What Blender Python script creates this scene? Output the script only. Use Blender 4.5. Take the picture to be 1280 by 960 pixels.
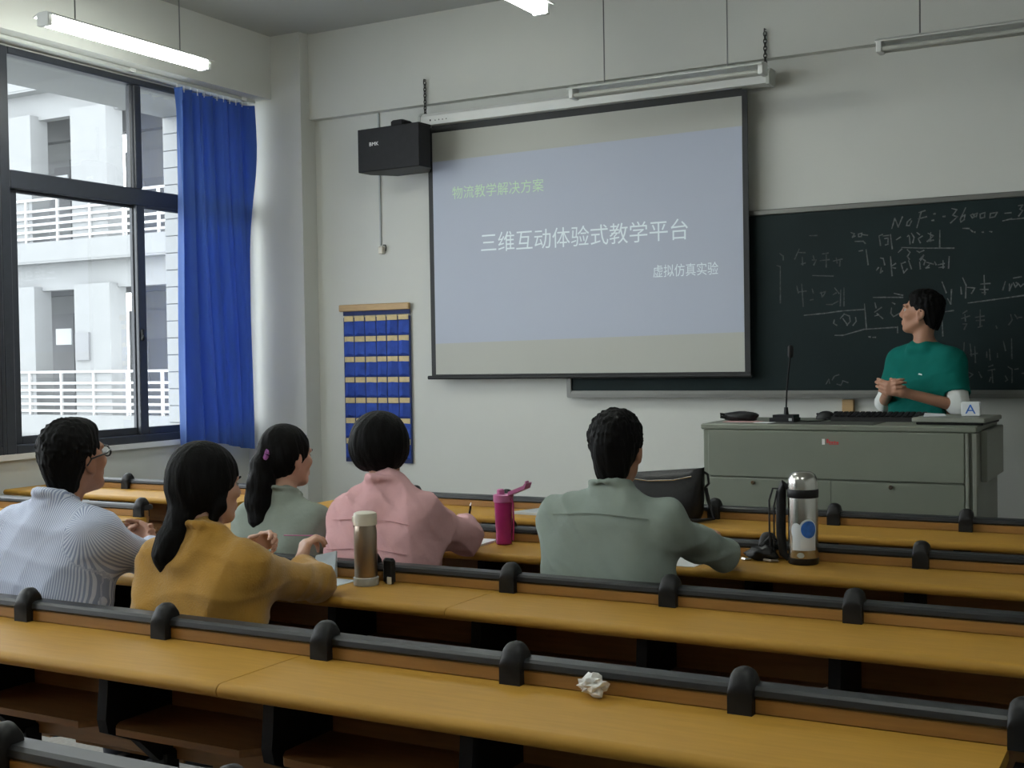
import bpy, math, random
import numpy as np
from mathutils import Vector, Matrix

for o in list(bpy.data.objects):
    bpy.data.objects.remove(o)
SC = bpy.context.scene
COL = SC.collection

# ------------------------------------------------------------------ camera
ZC = 1.53
YAW, PITCH, ROLL = 0.50477, -0.0209, -0.016136
def _basis():
    f = Vector((-math.sin(YAW)*math.cos(PITCH), math.cos(YAW)*math.cos(PITCH), math.sin(PITCH)))
    r = Vector((math.cos(YAW), math.sin(YAW), 0)); u = r.cross(f)
    return r*math.cos(ROLL)+u*math.sin(ROLL), -r*math.sin(ROLL)+u*math.cos(ROLL), f
_r, _u, _f = _basis()
cam_d = bpy.data.cameras.new('camera'); cam = bpy.data.objects.new('camera', cam_d); COL.objects.link(cam)
M = Matrix.Identity(4)
for i in range(3):
    M[i][0] = _r[i]; M[i][1] = _u[i]; M[i][2] = -_f[i]
M[2][3] = ZC
cam.matrix_world = M
cam_d.sensor_fit = 'HORIZONTAL'; cam_d.sensor_width = 36.0; cam_d.lens = 1543.3*36/1280
cam_d.clip_start = 0.05; cam_d.clip_end = 300
SC.camera = cam

# ------------------------------------------------------------------ sky, exposure
W = bpy.data.worlds.new('overcast_sky'); SC.world = W; W.use_nodes = True
bg = W.node_tree.nodes['Background']; bg.inputs[0].default_value = (0.975, 0.985, 1.0, 1); bg.inputs[1].default_value = 7.0
SC.view_settings.view_transform = 'Standard'; SC.view_settings.look = 'None'
SC.view_settings.gamma = 1.0; SC.view_settings.use_curve_mapping = False
SC.view_settings.exposure = 0.0
TUBE_STRENGTH = 62.0

# ------------------------------------------------------------------ materials
MATS = {}
def mat(name, col, rough=0.6, metal=0.0, noise=0.0, nscale=8.0, stretch=None, bump=0.0, bscale=60.0, bstretch=None,
        emit=None, estr=0.0, spec=0.5, sheen=0.0, col2=None):
    if name in MATS: return MATS[name]
    m = bpy.data.materials.new(name); m.use_nodes = True; nt = m.node_tree; N = nt.nodes; L = nt.links
    b = N['Principled BSDF']
    b.inputs['Base Color'].default_value = (*col, 1); b.inputs['Roughness'].default_value = rough
    b.inputs['Metallic'].default_value = metal
    b.inputs['Specular IOR Level'].default_value = spec
    if sheen: b.inputs['Sheen Weight'].default_value = sheen
    if emit is not None:
        b.inputs['Emission Color'].default_value = (*emit, 1); b.inputs['Emission Strength'].default_value = estr
    tc = None
    def coords(st):
        nonlocal tc
        if tc is None: tc = N.new('ShaderNodeTexCoord')
        if st is None: return tc.outputs['Object']
        mp = N.new('ShaderNodeMapping'); mp.inputs['Scale'].default_value = st
        L.new(tc.outputs['Object'], mp.inputs['Vector']); return mp.outputs['Vector']
    if noise or col2 is not None:
        n = N.new('ShaderNodeTexNoise'); n.inputs['Scale'].default_value = nscale; n.inputs['Detail'].default_value = 5
        L.new(coords(stretch), n.inputs['Vector'])
        cr = N.new('ShaderNodeValToRGB')
        c1 = [max(0, c*(1-noise)) for c in col]; c2 = col2 if col2 is not None else [min(1, c*(1+noise)) for c in col]
        cr.color_ramp.elements[0].position = .3; cr.color_ramp.elements[1].position = .7
        cr.color_ramp.elements[0].color = (*c1, 1); cr.color_ramp.elements[1].color = (*c2, 1)
        L.new(n.outputs['Fac'], cr.inputs['Fac']); L.new(cr.outputs['Color'], b.inputs['Base Color'])
    if bump:
        n = N.new('ShaderNodeTexNoise'); n.inputs['Scale'].default_value = bscale; n.inputs['Detail'].default_value = 4
        L.new(coords(bstretch), n.inputs['Vector'])
        bp = N.new('ShaderNodeBump'); bp.inputs['Strength'].default_value = bump; bp.inputs['Distance'].default_value = 0.01
        L.new(n.outputs['Fac'], bp.inputs['Height']); L.new(bp.outputs['Normal'], b.inputs['Normal'])
    MATS[name] = m; return m

def glass_mat(name, tint=(0.93, 0.96, 0.97), gloss=0.06):
    m = bpy.data.materials.new(name); m.use_nodes = True; nt = m.node_tree; N = nt.nodes; L = nt.links
    N.remove(N['Principled BSDF'])
    t = N.new('ShaderNodeBsdfTransparent'); t.inputs[0].default_value = (*tint, 1)
    g = N.new('ShaderNodeBsdfGlossy'); g.inputs['Roughness'].default_value = 0.02
    mx = N.new('ShaderNodeMixShader'); mx.inputs[0].default_value = gloss
    L.new(t.outputs[0], mx.inputs[1]); L.new(g.outputs[0], mx.inputs[2])
    L.new(mx.outputs[0], N['Material Output'].inputs['Surface'])
    MATS[name] = m; return m

mat('wall_paint', (.62, .627, .59), .85, noise=.02, nscale=1.5, bump=.05, bscale=120)
mat('ceiling_paint', (.45, .462, .442), .9, noise=.02, nscale=1.0)
mat('floor_terrazzo', (.30, .29, .27), .5, noise=.18, nscale=60)
mat('window_metal', (.030, .034, .045), .38, noise=.1, nscale=20)
mat('sill_white', (.80, .80, .79), .6)
glass_mat('window_glass')
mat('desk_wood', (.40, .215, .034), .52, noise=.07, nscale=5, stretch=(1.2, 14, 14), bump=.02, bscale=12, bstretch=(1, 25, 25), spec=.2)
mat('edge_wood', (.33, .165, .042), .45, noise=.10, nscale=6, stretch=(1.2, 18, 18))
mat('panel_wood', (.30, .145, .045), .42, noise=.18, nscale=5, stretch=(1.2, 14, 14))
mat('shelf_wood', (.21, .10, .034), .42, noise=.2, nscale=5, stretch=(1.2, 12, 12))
mat('black_metal', (.0075, .008, .0095), .6, noise=.2, nscale=30, spec=.22)
mat('black_plastic', (.008, .008, .009), .5, spec=.3)
mat('rail_metal', (.013, .0145, .017), .45, noise=.25, nscale=14)
mat('curtain_blue', (.085, .185, .52), .85, noise=.14, nscale=3, stretch=(6, 6, .6), bump=.15, bscale=160, sheen=.2)
def translucent(name, col, w):
    m = MATS[name]; N = m.node_tree.nodes; L = m.node_tree.links; b = N['Principled BSDF']
    t = N.new('ShaderNodeBsdfTranslucent'); t.inputs[0].default_value = (*col, 1); mx = N.new('ShaderNodeMixShader'); mx.inputs[0].default_value = w
    L.new(b.outputs[0], mx.inputs[1]); L.new(t.outputs[0], mx.inputs[2]); L.new(mx.outputs[0], N['Material Output'].inputs['Surface'])
translucent('curtain_blue', (.06, .16, .52), .45)
mat('white_enamel', (.72, .73, .71), .4)
mat('grey_enamel', (.50, .52, .49), .45)
mat('tube_glow', (1, 1, 1), .5, emit=(.95, 1.0, .93), estr=TUBE_STRENGTH)
mat('rod_metal', (.18, .18, .18), .5, metal=.6)
mat('chain_metal', (.055, .055, .05), .45, metal=.5)
mat('board_green', (.008, .017, .018), .6, noise=.22, nscale=2.2, spec=.18)
mat('aluminium', (.15, .152, .14), .42, metal=.5)
mat('chalk', (.115, .125, .125), .95, noise=.45, nscale=70)
mat('chalk_faint', (.060, .068, .070), .95, noise=.5, nscale=70)
mat('screen_black', (.010, .011, .012), .6)
mat('screen_white', (.46, .465, .425), .75)
mat('slide_blue', (.41, .44, .505), .75, emit=(.40, .50, .80), estr=.06)
mat('slide_white', (.66, .70, .72), .75, emit=(.75, .95, 1.0), estr=.17)
mat('slide_green', (.50, .62, .47), .75, emit=(.42, .95, .30), estr=.13)
mat('podium_paint', (.185, .203, .163), .42, noise=.05, nscale=3)
mat('podium_side', (.215, .225, .19), .45, noise=.05, nscale=3)
mat('podium_gap', (.05, .055, .045), .7)
mat('chrome', (.75, .75, .74), .18, metal=1.0)
mat('steel', (.60, .585, .55), .25, metal=1.0)
mat('bronze_steel', (.34, .275, .215), .30, metal=.85)
mat('red_print', (.48, .05, .045), .6)
mat('white_print', (.80, .80, .78), .6)
mat('logo_white', (.75, .75, .75), .5)
mat('cream_plastic', (.70, .66, .56), .4)
mat('grey_plastic', (.42, .45, .46), .5)
mat('pink_plastic', (.36, .022, .14), .28, noise=.12, nscale=14)
mat('pink_lid', (.48, .14, .30), .32)
mat('paper', (.78, .80, .82), .8, noise=.03, nscale=20)
mat('paper_blue', (.60, .68, .74), .8)
mat('tissue', (.80, .79, .77), .9, noise=.06, nscale=30, bump=.4, bscale=90)
mat('leather_black', (.007, .007, .008), .45, noise=.3, nscale=8, bump=.35, bscale=22, spec=.3)
mat('pouch_blue', (.020, .065, .36), .75, noise=.2, nscale=18, bump=.2, bscale=90)
mat('pouch_back', (.020, .034, .12), .8, noise=.2, nscale=18)
mat('pouch_tag', (.62, .49, .25), .7, noise=.1, nscale=30)
mat('pine', (.46, .30, .135), .5, noise=.12, nscale=8, stretch=(2, 20, 20))
mat('sticker_blue', (.03, .15, .55), .45, noise=.2, nscale=60)
mat('sticker_white', (.70, .74, .78), .45)
mat('facade_white', (.19, .195, .198), .85, noise=.03, nscale=3)
mat('facade_grey', (.165, .168, .175), .85, noise=.05, nscale=2)
mat('facade_dark', (.115, .12, .13), .6)
mat('rail_white', (.34, .34, .34), .5)
mat('tile_white', (.22, .227, .225), .35, noise=.03, nscale=9)
mat('grout', (.12, .124, .12), .9)
mat('ground_grey', (.30, .31, .30), .9, noise=.1, nscale=.5)
mat('skin_light', (.56, .325, .235), .55, noise=.06, nscale=18)
mat('skin_tan', (.40, .200, .125), .55, noise=.06, nscale=18)
mat('hair_black', (.0032, .0030, .0031), .68, bump=.5, bscale=60, bstretch=(1.6, 1.6, .18), spec=.12)
mat('eye_white', (.32, .29, .27), .3)
mat('eye_dark', (.010, .008, .007), .2)
mat('denim_dark', (.022, .026, .04), .8, noise=.15, nscale=30)
mat('trouser_black', (.016, .016, .018), .8)
mat('shoe_dark', (.03, .028, .028), .5)
mat('mustard_knit', (.375, .195, .024), .95, noise=.10, nscale=14, bump=.3, bscale=170, sheen=.25)
mat('pink_cloth', (.68, .40, .41), .9, noise=.06, nscale=9, bump=.45, bscale=26, spec=.2)
mat('sage_tee', (.235, .27, .235), .9, noise=.06, nscale=10, bump=.3, bscale=24, spec=.2)
mat('sleeve_grey', (.105, .112, .105), .9, noise=.1, nscale=20)
mat('sage_shirt', (.255, .300, .270), .9, noise=.05, nscale=10, bump=.35, bscale=24, spec=.2)
mat('teal_tee', (.0015, .120, .098), .9, noise=.08, nscale=8, bump=.3, bscale=22, spec=.2)
mat('white_cloth', (.68, .70, .68), .85, bump=.15, bscale=50)
mat('scrunchie', (.30, .09, .30), .8, noise=.5, nscale=60)
mat('glasses_black', (.012, .012, .014), .3)

def striped_shirt():
    m = bpy.data.materials.new('striped_cotton'); m.use_nodes = True; nt = m.node_tree; N = nt.nodes; L = nt.links
    b = N['Principled BSDF']; b.inputs['Roughness'].default_value = .85
    at = N.new('ShaderNodeAttribute'); at.attribute_name = 'stripe'
    mu = N.new('ShaderNodeMath'); mu.operation = 'MULTIPLY'; mu.inputs[1].default_value = 2*math.pi/.0068
    si = N.new('ShaderNodeMath'); si.operation = 'SINE'; w = N.new('ShaderNodeMath'); w.operation = 'MULTIPLY_ADD'; w.inputs[1].default_value = .5; w.inputs[2].default_value = .5
    L.new(at.outputs['Fac'], mu.inputs[0]); L.new(mu.outputs[0], si.inputs[0]); L.new(si.outputs[0], w.inputs[0])
    cr = N.new('ShaderNodeValToRGB')
    cr.color_ramp.elements[0].position = .42; cr.color_ramp.elements[1].position = .58
    cr.color_ramp.elements[0].color = (.33, .385, .56, 1); cr.color_ramp.elements[1].color = (.70, .74, .86, 1)
    L.new(w.outputs[0], cr.inputs['Fac']); L.new(cr.outputs['Color'], b.inputs['Base Color'])
    MATS['striped_cotton'] = m
striped_shirt()

# ------------------------------------------------------------------ mesh helpers
class MB:
    def __init__(s): s.v = []; s.f = []
    def add(s, vs, fs):
        n = len(s.v); s.v += [tuple(map(float, p)) for p in vs]; s.f += [tuple(i+n for i in f) for f in fs]; return s
    def box(s, x0, x1, y0, y1, z0, z1):
        return s.add([(x0,y0,z0),(x1,y0,z0),(x1,y1,z0),(x0,y1,z0),(x0,y0,z1),(x1,y0,z1),(x1,y1,z1),(x0,y1,z1)],
                     [(0,3,2,1),(4,5,6,7),(0,1,5,4),(1,2,6,5),(2,3,7,6),(3,0,4,7)])
    def bbox(s, x0, x1, y0, y1, z0, z1, b=.004):
        # box with chamfered edges (three stacked outlines, chamfered corners)
        def ring(z, i):
            a, c = x0+i, x1-i; d, e = y0+i, y1-i
            return [(a+b,d,z),(c-b,d,z),(c,d+b,z),(c,e-b,z),(c-b,e,z),(a+b,e,z),(a,e-b,z),(a,d+b,z)]
        rs = [ring(z0, b), ring(z0+b, 0), ring(z1-b, 0), ring(z1, b)]
        vs = sum(rs, []); fs = [tuple(range(7, -1, -1)), tuple(range(24, 32))]
        for k in range(3):
            for i in range(8): fs.append((k*8+i, k*8+(i+1) % 8, (k+1)*8+(i+1) % 8, (k+1)*8+i))
        return s.add(vs, fs)
    def prism(s, poly, axis, a, b):
        # poly: list of 2D; axis 'x': (y,z); 'y': (x,z); 'z': (x,y)
        def P(p, t): return {'x': (t, p[0], p[1]), 'y': (p[0], t, p[1]), 'z': (p[0], p[1], t)}[axis]
        n = len(poly); vs = [P(p, a) for p in poly]+[P(p, b) for p in poly]
        fs = [tuple(range(n)), tuple(range(2*n-1, n-1, -1))]+[(i, i+n, (i+1) % n+n, (i+1) % n) for i in range(n)]
        return s.add(vs, fs)
    def tube(s, pts, r, n=8, cap=True):
        pts = [Vector(p) for p in pts]; rs = r if isinstance(r, (list, tuple)) else [r]*len(pts)
        vs = []; up = None
        for i, p in enumerate(pts):
            d = (pts[min(i+1, len(pts)-1)]-pts[max(i-1, 0)]).normalized()
            if up is None:
                up = Vector((0, 0, 1)) if abs(d.z) < .9 else Vector((1, 0, 0))
            a = d.cross(up).normalized(); up = a.cross(d).normalized()
            for k in range(n):
                t = 2*math.pi*k/n; vs.append(p+(a*math.cos(t)+up*math.sin(t))*rs[i])
        fs = []
        for i in range(len(pts)-1):
            for k in range(n): fs.append((i*n+k, i*n+(k+1) % n, (i+1)*n+(k+1) % n, (i+1)*n+k))
        if cap:
            fs.append(tuple(range(n-1, -1, -1))); fs.append(tuple(range((len(pts)-1)*n, len(pts)*n)))
        return s.add(vs, fs)
    def lathe(s, prof, c=(0, 0, 0), n=24):
        vs = []; m = len(prof)
        for r, z in prof:
            for k in range(n):
                t = 2*math.pi*k/n; vs.append((c[0]+r*math.cos(t), c[1]+r*math.sin(t), c[2]+z))
        fs = []
        for i in range(m-1):
            for k in range(n): fs.append((i*n+k, i*n+(k+1) % n, (i+1)*n+(k+1) % n, (i+1)*n+k))
        fs.append(tuple(range(n-1, -1, -1))); fs.append(tuple(range((m-1)*n, m*n)))
        return s.add(vs, fs)
    def sphere(s, c, r, n=12, m=8):
        rx, ry, rz = r if isinstance(r, (tuple, list)) else (r, r, r)
        prof = [(math.sin(math.pi*i/m), -math.cos(math.pi*i/m)) for i in range(m+1)]
        vs = []
        for q, z in prof:
            q = max(q, 1e-3)
            for k in range(n):
                t = 2*math.pi*k/n; vs.append((c[0]+rx*q*math.cos(t), c[1]+ry*q*math.sin(t), c[2]+rz*z))
        fs = []
        for i in range(m):
            for k in range(n): fs.append((i*n+k, i*n+(k+1) % n, (i+1)*n+(k+1) % n, (i+1)*n+k))
        return s.add(vs, fs)
    def xf(s, Mx):
        s.v = [tuple(Mx @ Vector(p)) for p in s.v]; return s
    def mesh(s, name, m, smooth=False):
        me = bpy.data.meshes.new(name); me.from_pydata(s.v, [], s.f); me.update()
        me.materials.append(MATS[m] if isinstance(m, str) else m)
        if smooth:
            me.polygons.foreach_set('use_smooth', [True]*len(me.polygons))
            me.set_sharp_from_angle(angle=math.radians(smooth if smooth is not True else 40))
        return me
    def build(s, name, m, parent=None, loc=None, smooth=False):
        return link(name, s.mesh(name, m, smooth), parent, loc)

def link(name, me, parent=None, loc=None):
    o = bpy.data.objects.new(name, me); COL.objects.link(o)
    if parent is not None: o.parent = parent
    if loc is not None: o.location = loc
    return o
def tag(o, label=None, cat=None, group=None, kind=None):
    if label: o['label'] = label
    if cat: o['category'] = cat
    if group: o['group'] = group
    if kind: o['kind'] = kind
    return o
def thing(name, label, cat, loc=(0, 0, 0), rz=0, group=None):
    o = bpy.data.objects.new(name, None); COL.objects.link(o); o.location = loc; o.rotation_euler = (0, 0, rz)
    o.empty_display_size = .1
    return tag(o, label, cat, group)
def struct(o): o['kind'] = 'structure'; return o
def copy_tree(o, parent=None):
    c = o.copy(); COL.objects.link(c); c.parent = parent
    for ch in [x for x in bpy.data.objects if x.parent == o]: copy_tree(ch, c)
    return c
def text_mesh(name, body, m, parent, box, depth=0.0006, plane_y=0.0, slant=0.0):
    """flat lettering fitted into box=(x0,x1,z0,z1) on the plane y=plane_y facing -y"""
    cu = bpy.data.curves.new(name, 'FONT'); cu.body = body; cu.resolution_u = 3
    t = bpy.data.objects.new('tmp_text', cu); COL.objects.link(t)
    dg = bpy.context.evaluated_depsgraph_get(); dg.update()
    me = bpy.data.meshes.new_from_object(t.evaluated_get(dg)); me.name = name
    bpy.data.objects.remove(t)
    n = len(me.vertices); co = np.empty(n*3); me.vertices.foreach_get('co', co); co = co.reshape(-1, 3)
    mn, mx = co.min(0), co.max(0); x0, x1, z0, z1 = box
    out = np.empty_like(co)
    fz = (co[:, 1]-mn[1])/(mx[1]-mn[1])
    out[:, 0] = x0+(co[:, 0]-mn[0])/(mx[0]-mn[0])*(x1-x0)+slant*fz
    out[:, 2] = z0+fz*(z1-z0); out[:, 1] = plane_y
    me.vertices.foreach_set('co', out.ravel()); me.materials.clear(); me.materials.append(MATS[m]); me.update()
    return link(name, me, parent)
rnd = random.Random(7)
CHALK = [
 [[(-1.548,2.255),(-1.53,2.314),(-1.511,2.261),(-1.487,2.319)],[(-1.44,2.304),(-1.46,2.286),(-1.464,2.266),(-1.448,2.265),(-1.435,2.292)],[(-1.406,2.25),(-1.382,2.336)],[(-1.393,2.337),(-1.359,2.346)],[(-1.398,2.301),(-1.351,2.31)],[(-1.311,2.323),(-1.304,2.324)],[(-1.321,2.286),(-1.312,2.287)],[(-1.26,2.305),(-1.249,2.305)],[(-1.211,2.347),(-1.184,2.338),(-1.207,2.308),(-1.181,2.298),(-1.219,2.265)],[(-1.136,2.346),(-1.166,2.282),(-1.162,2.266),(-1.144,2.28),(-1.14,2.307),(-1.158,2.297)],[(-1.11,2.301),(-1.099,2.285),(-1.088,2.292),(-1.099,2.308),(-1.11,2.301)],[(-1.095,2.304),(-1.073,2.31),(-1.08,2.291),(-1.092,2.296)],[(-1.058,2.305),(-1.032,2.311),(-1.036,2.284),(-1.058,2.282),(-1.058,2.305)],[(-1.003,2.305),(-0.967,2.307),(-0.981,2.284),(-1.007,2.28),(-1.003,2.305)],[(-0.927,2.3),(-0.894,2.301)],[(-0.938,2.258),(-0.891,2.267)],[(-0.855,2.337),(-0.833,2.339),(-0.848,2.317),(-0.833,2.309),(-0.855,2.279)],[(-0.895,2.263),(-0.827,2.266)],[(-1.152,2.23),(-1.118,2.227)],[(-1.111,2.219),(-1.1,2.208)],[(-1.092,2.205),(-1.087,2.204)],[(-1.048,2.202),(-1.042,2.202)],[(-1.008,2.203),(-0.997,2.2)]],
 [[(-1.786,2.246),(-1.766,2.237),(-1.778,2.217),(-1.762,2.224)],[(-1.742,2.235),(-1.721,2.238),(-1.726,2.218),(-1.742,2.219),(-1.742,2.235)],[(-1.721,2.23),(-1.689,2.224)],[(-1.762,2.192),(-1.714,2.19),(-1.702,2.176)],[(-1.739,2.133),(-1.718,2.136)],[(-1.698,2.139),(-1.687,2.049)],[(-1.622,2.216),(-1.614,2.159)],[(-1.622,2.216),(-1.602,2.223)],[(-1.598,2.214),(-1.566,2.216)],[(-1.59,2.198),(-1.57,2.2),(-1.571,2.164),(-1.586,2.161)],[(-1.556,2.22),(-1.547,2.135)],[(-1.523,2.187),(-1.499,2.202)],[(-1.46,2.202),(-1.453,2.209)],[(-1.449,2.205),(-1.445,2.157)],[(-1.437,2.22),(-1.422,2.195),(-1.43,2.164)],[(-1.406,2.222),(-1.391,2.209)],[(-1.399,2.186),(-1.387,2.161)],[(-1.399,2.186),(-1.375,2.2)],[(-1.344,2.214),(-1.314,2.197),(-1.349,2.167)],[(-1.349,2.167),(-1.314,2.173)],[(-1.329,2.217),(-1.33,2.166)],[(-1.278,2.226),(-1.28,2.127)],[(-1.492,2.14),(-1.376,2.13),(-1.201,2.12)]],
 [[(-1.512,2.113),(-1.492,2.132)],[(-1.461,2.126),(-1.446,2.109),(-1.461,2.086),(-1.45,2.069)],[(-1.407,2.115),(-1.392,2.106),(-1.368,2.117)],[(-1.392,2.066),(-1.369,2.089)],[(-1.388,2.058),(-1.373,2.081)],[(-1.615,2.086),(-1.599,2.081),(-1.591,2.044)],[(-1.639,2.014),(-1.627,2.03)],[(-1.611,2.029),(-1.616,1.997),(-1.604,2.009)],[(-1.557,2.091),(-1.554,2.042),(-1.549,1.978)],[(-1.552,2.034),(-1.528,2.049)],[(-1.548,2.026),(-1.529,2.021)],[(-1.497,2.048),(-1.489,2.015)],[(-1.493,2.047),(-1.473,2.054)],[(-1.454,2.061),(-1.439,2.013)],[(-1.486,2.007),(-1.482,1.991),(-1.462,2.014)],[(-1.392,2.05),(-1.389,2.01)],[(-1.384,2.074),(-1.361,2.056),(-1.369,2.033)],[(-1.357,2.048),(-1.315,2.034)],[(-1.338,2.031),(-1.358,2.013),(-1.339,2.016)],[(-1.308,2.046),(-1.3,2.03)],[(-1.289,2.029),(-1.255,2.035)],[(-1.285,2.013),(-1.255,2.015)],[(-1.262,2.051),(-1.262,2.008)],[(-1.228,2.073),(-1.232,2.006)]],
 [[(-2.22,2.145),(-2.199,2.128),(-2.199,2.104)],[(-2.24,2.073),(-2.218,2.065),(-2.22,1.842)],[(-2.034,2.243),(-1.988,2.241)],[(-2.099,2.166),(-2.128,2.106)],[(-2.105,2.145),(-2.063,2.142)],[(-2.081,2.116),(-2.079,2.067)],[(-2.088,2.074),(-2.063,2.079)],[(-2.02,2.095),(-1.996,2.093),(-2.011,2.064)],[(-2.014,2.119),(-2.008,2.094)],[(-1.959,2.128),(-1.923,2.132)],[(-1.972,2.089),(-1.917,2.092)],[(-1.935,2.12),(-1.936,2.048)],[(-1.893,2.082),(-1.84,2.091)],[(-1.875,2.099),(-1.87,2.069)],[(-1.851,2.092),(-1.855,2.05)],[(-2.018,2.001),(-1.894,1.992)]],
 [[(-2.117,1.942),(-2.108,1.899)],[(-2.086,1.952),(-2.078,1.816)],[(-2.102,1.905),(-2.059,1.909)],[(-2.022,1.919),(-2.016,1.895)],[(-1.974,1.893),(-1.941,1.901),(-1.956,1.875)],[(-2.035,1.853),(-2.017,1.856)],[(-1.968,1.899),(-1.962,1.869)],[(-1.886,1.92),(-1.86,1.886)],[(-1.896,1.881),(-1.878,1.89)],[(-1.85,1.906),(-1.854,1.811)],[(-1.831,1.918),(-1.832,1.81)],[(-1.938,1.823),(-1.902,1.822),(-1.866,1.841)]],
 [[(-2.073,1.762),(-1.951,1.77),(-1.847,1.781),(-1.713,1.786)],[(-1.711,1.818),(-1.7,1.667)],[(-1.891,1.728),(-1.895,1.708),(-1.876,1.696)],[(-1.855,1.735),(-1.831,1.762),(-1.8,1.749),(-1.796,1.717),(-1.816,1.694)],[(-1.839,1.735),(-1.816,1.702)],[(-1.764,1.74),(-1.761,1.716),(-1.78,1.693)],[(-1.888,1.636),(-1.84,1.635),(-1.714,1.668),(-1.529,1.675)],[(-1.687,1.623),(-1.679,1.622)],[(-1.664,1.619),(-1.648,1.619)],[(-1.658,1.855),(-1.588,1.853),(-1.489,1.849)],[(-1.538,1.874),(-1.489,1.861)],[(-1.65,1.823),(-1.643,1.792)],[(-1.651,1.768),(-1.612,1.795)],[(-1.639,1.76),(-1.605,1.728)],[(-1.651,1.745),(-1.628,1.752)],[(-1.554,1.789),(-1.558,1.758),(-1.543,1.738),(-1.509,1.756)],[(-1.55,1.82),(-1.535,1.812)],[(-1.521,1.678),(-1.521,1.643)]],
 [[(-1.944,1.344),(-1.927,1.372),(-1.923,1.348)],[(-1.907,1.368),(-1.895,1.388)],[(-1.879,1.343),(-1.855,1.335),(-1.843,1.363),(-1.812,1.351)],[(-1.891,1.392),(-1.867,1.399)]],
 [[(-1.268,1.929),(-1.246,1.866)],[(-1.239,1.832),(-1.221,1.8),(-1.217,1.884)],[(-1.166,1.894),(-1.163,1.856)],[(-1.155,1.947),(-1.137,1.904),(-1.141,1.832)],[(-1.13,1.892),(-1.09,1.887),(-1.108,1.857)],[(-1.04,1.956),(-1.037,1.847)],[(-1.058,1.908),(-1.008,1.91)],[(-1.062,1.878),(-1.019,1.876)],[(-1.051,1.859),(-1.033,1.858)],[(-0.927,1.917),(-0.941,1.869)],[(-0.906,1.902),(-0.906,1.864),(-0.892,1.901)],[(-0.885,1.908),(-0.874,1.882),(-0.86,1.903),(-0.871,1.908)],[(-0.857,1.899),(-0.847,1.884),(-0.833,1.898)],[(-0.885,1.934),(-0.843,1.94)],[(-1.127,1.803),(-0.984,1.818),(-0.83,1.835)],[(-1.266,1.756),(-1.207,1.763)],[(-1.27,1.71),(-1.267,1.618)]],
 [[(-1.156,1.745),(-1.134,1.759)],[(-1.164,1.715),(-1.12,1.729)],[(-1.145,1.737),(-1.142,1.699)],[(-1.157,1.684),(-1.135,1.683),(-1.15,1.653)],[(-1.062,1.761),(-1.063,1.666)],[(-1.088,1.72),(-1.041,1.726)],[(-1.084,1.701),(-1.041,1.703)],[(-1.074,1.663),(-1.052,1.67)],[(-0.978,1.668),(-0.974,1.656)],[(-0.9,1.729),(-0.893,1.699),(-0.911,1.673)],[(-0.879,1.729),(-0.865,1.706)],[(-0.862,1.713),(-0.841,1.713)]],
 [[(-1.15,1.577),(-1.155,1.501),(-1.151,1.455)],[(-1.118,1.569),(-1.111,1.5)],[(-1.093,1.553),(-1.09,1.462)],[(-1.118,1.508),(-1.079,1.515)],[(-1.029,1.522),(-1.029,1.491)],[(-1.014,1.537),(-1.011,1.476)],[(-0.972,1.513),(-0.972,1.491)],[(-0.94,1.58),(-0.929,1.528)],[(-0.897,1.594),(-0.896,1.482)],[(-1.13,1.409),(-1.105,1.394),(-1.123,1.379)],[(-1.072,1.409),(-1.058,1.378)],[(-1.019,1.438),(-0.997,1.446)],[(-1.022,1.416),(-0.987,1.423)],[(-1.001,1.415),(-0.998,1.347)],[(-1.016,1.355),(-1.008,1.378)],[(-0.931,1.385),(-0.92,1.362),(-0.931,1.355)],[(-0.916,1.437),(-0.895,1.422),(-0.896,1.347)],[(-0.881,1.422),(-0.864,1.425)],[(-0.843,1.399),(-0.833,1.399)]],
]
# ------------------------------------------------------------------ room shell
YF = 7.47; XW = -6.35; XR = 3.4; YB = -3.2; ZCEIL = 3.97
struct(MB().box(-6.75, XR+.2, YB-.2, YF+.3, -.2, 0).build('floor', 'floor_terrazzo'))
struct(MB().box(-6.75, XR+.2, YB-.2, YF+.3, ZCEIL, ZCEIL+.2).build('ceiling', 'ceiling_paint'))
struct(MB().box(-6.75, XR+.2, YF, YF+.25, 0, ZCEIL).build('wall_front', 'wall_paint'))
struct(MB().box(XR, XR+.2, YB-.2, YF, 0, ZCEIL).build('wall_right', 'wall_paint'))
struct(MB().box(-6.75, XR, YB-.2, YB, 0, ZCEIL).build('wall_back', 'wall_paint'))
wl = MB().box(XW-.22, XW, YB, YF, 0, .985).box(XW-.22, XW, YB, -1.49, .985, 3.49).box(XW-.22, XW, 7.29, YF, .985, 3.49).box(XW-.22, XW, YB, YF, 3.49, ZCEIL)
struct(wl.build('wall_left', 'wall_paint'))
struct(MB().box(XW, -6.06, YB, YF, 3.50, ZCEIL).build('trim_1', 'wall_paint'))          # beam over the windows
struct(MB().box(-6.06, XR, 7.40, YF, 3.335, ZCEIL).build('trim_2', 'wall_paint'))        # beam over the blackboard
struct(MB().box(XW, -5.785, 7.30, YF, 0, ZCEIL).build('wall_corner', 'wall_paint'))      # corner column
struct(MB().bbox(-3.6, XR, 5.72, YF, 0, .15, .008).build('floor_platform', 'floor_terrazzo'))
struct(MB().box(XW, XW+.03, YB, 7.29, .955, .99).build('trim_3', 'sill_white'))          # window ledge

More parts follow.
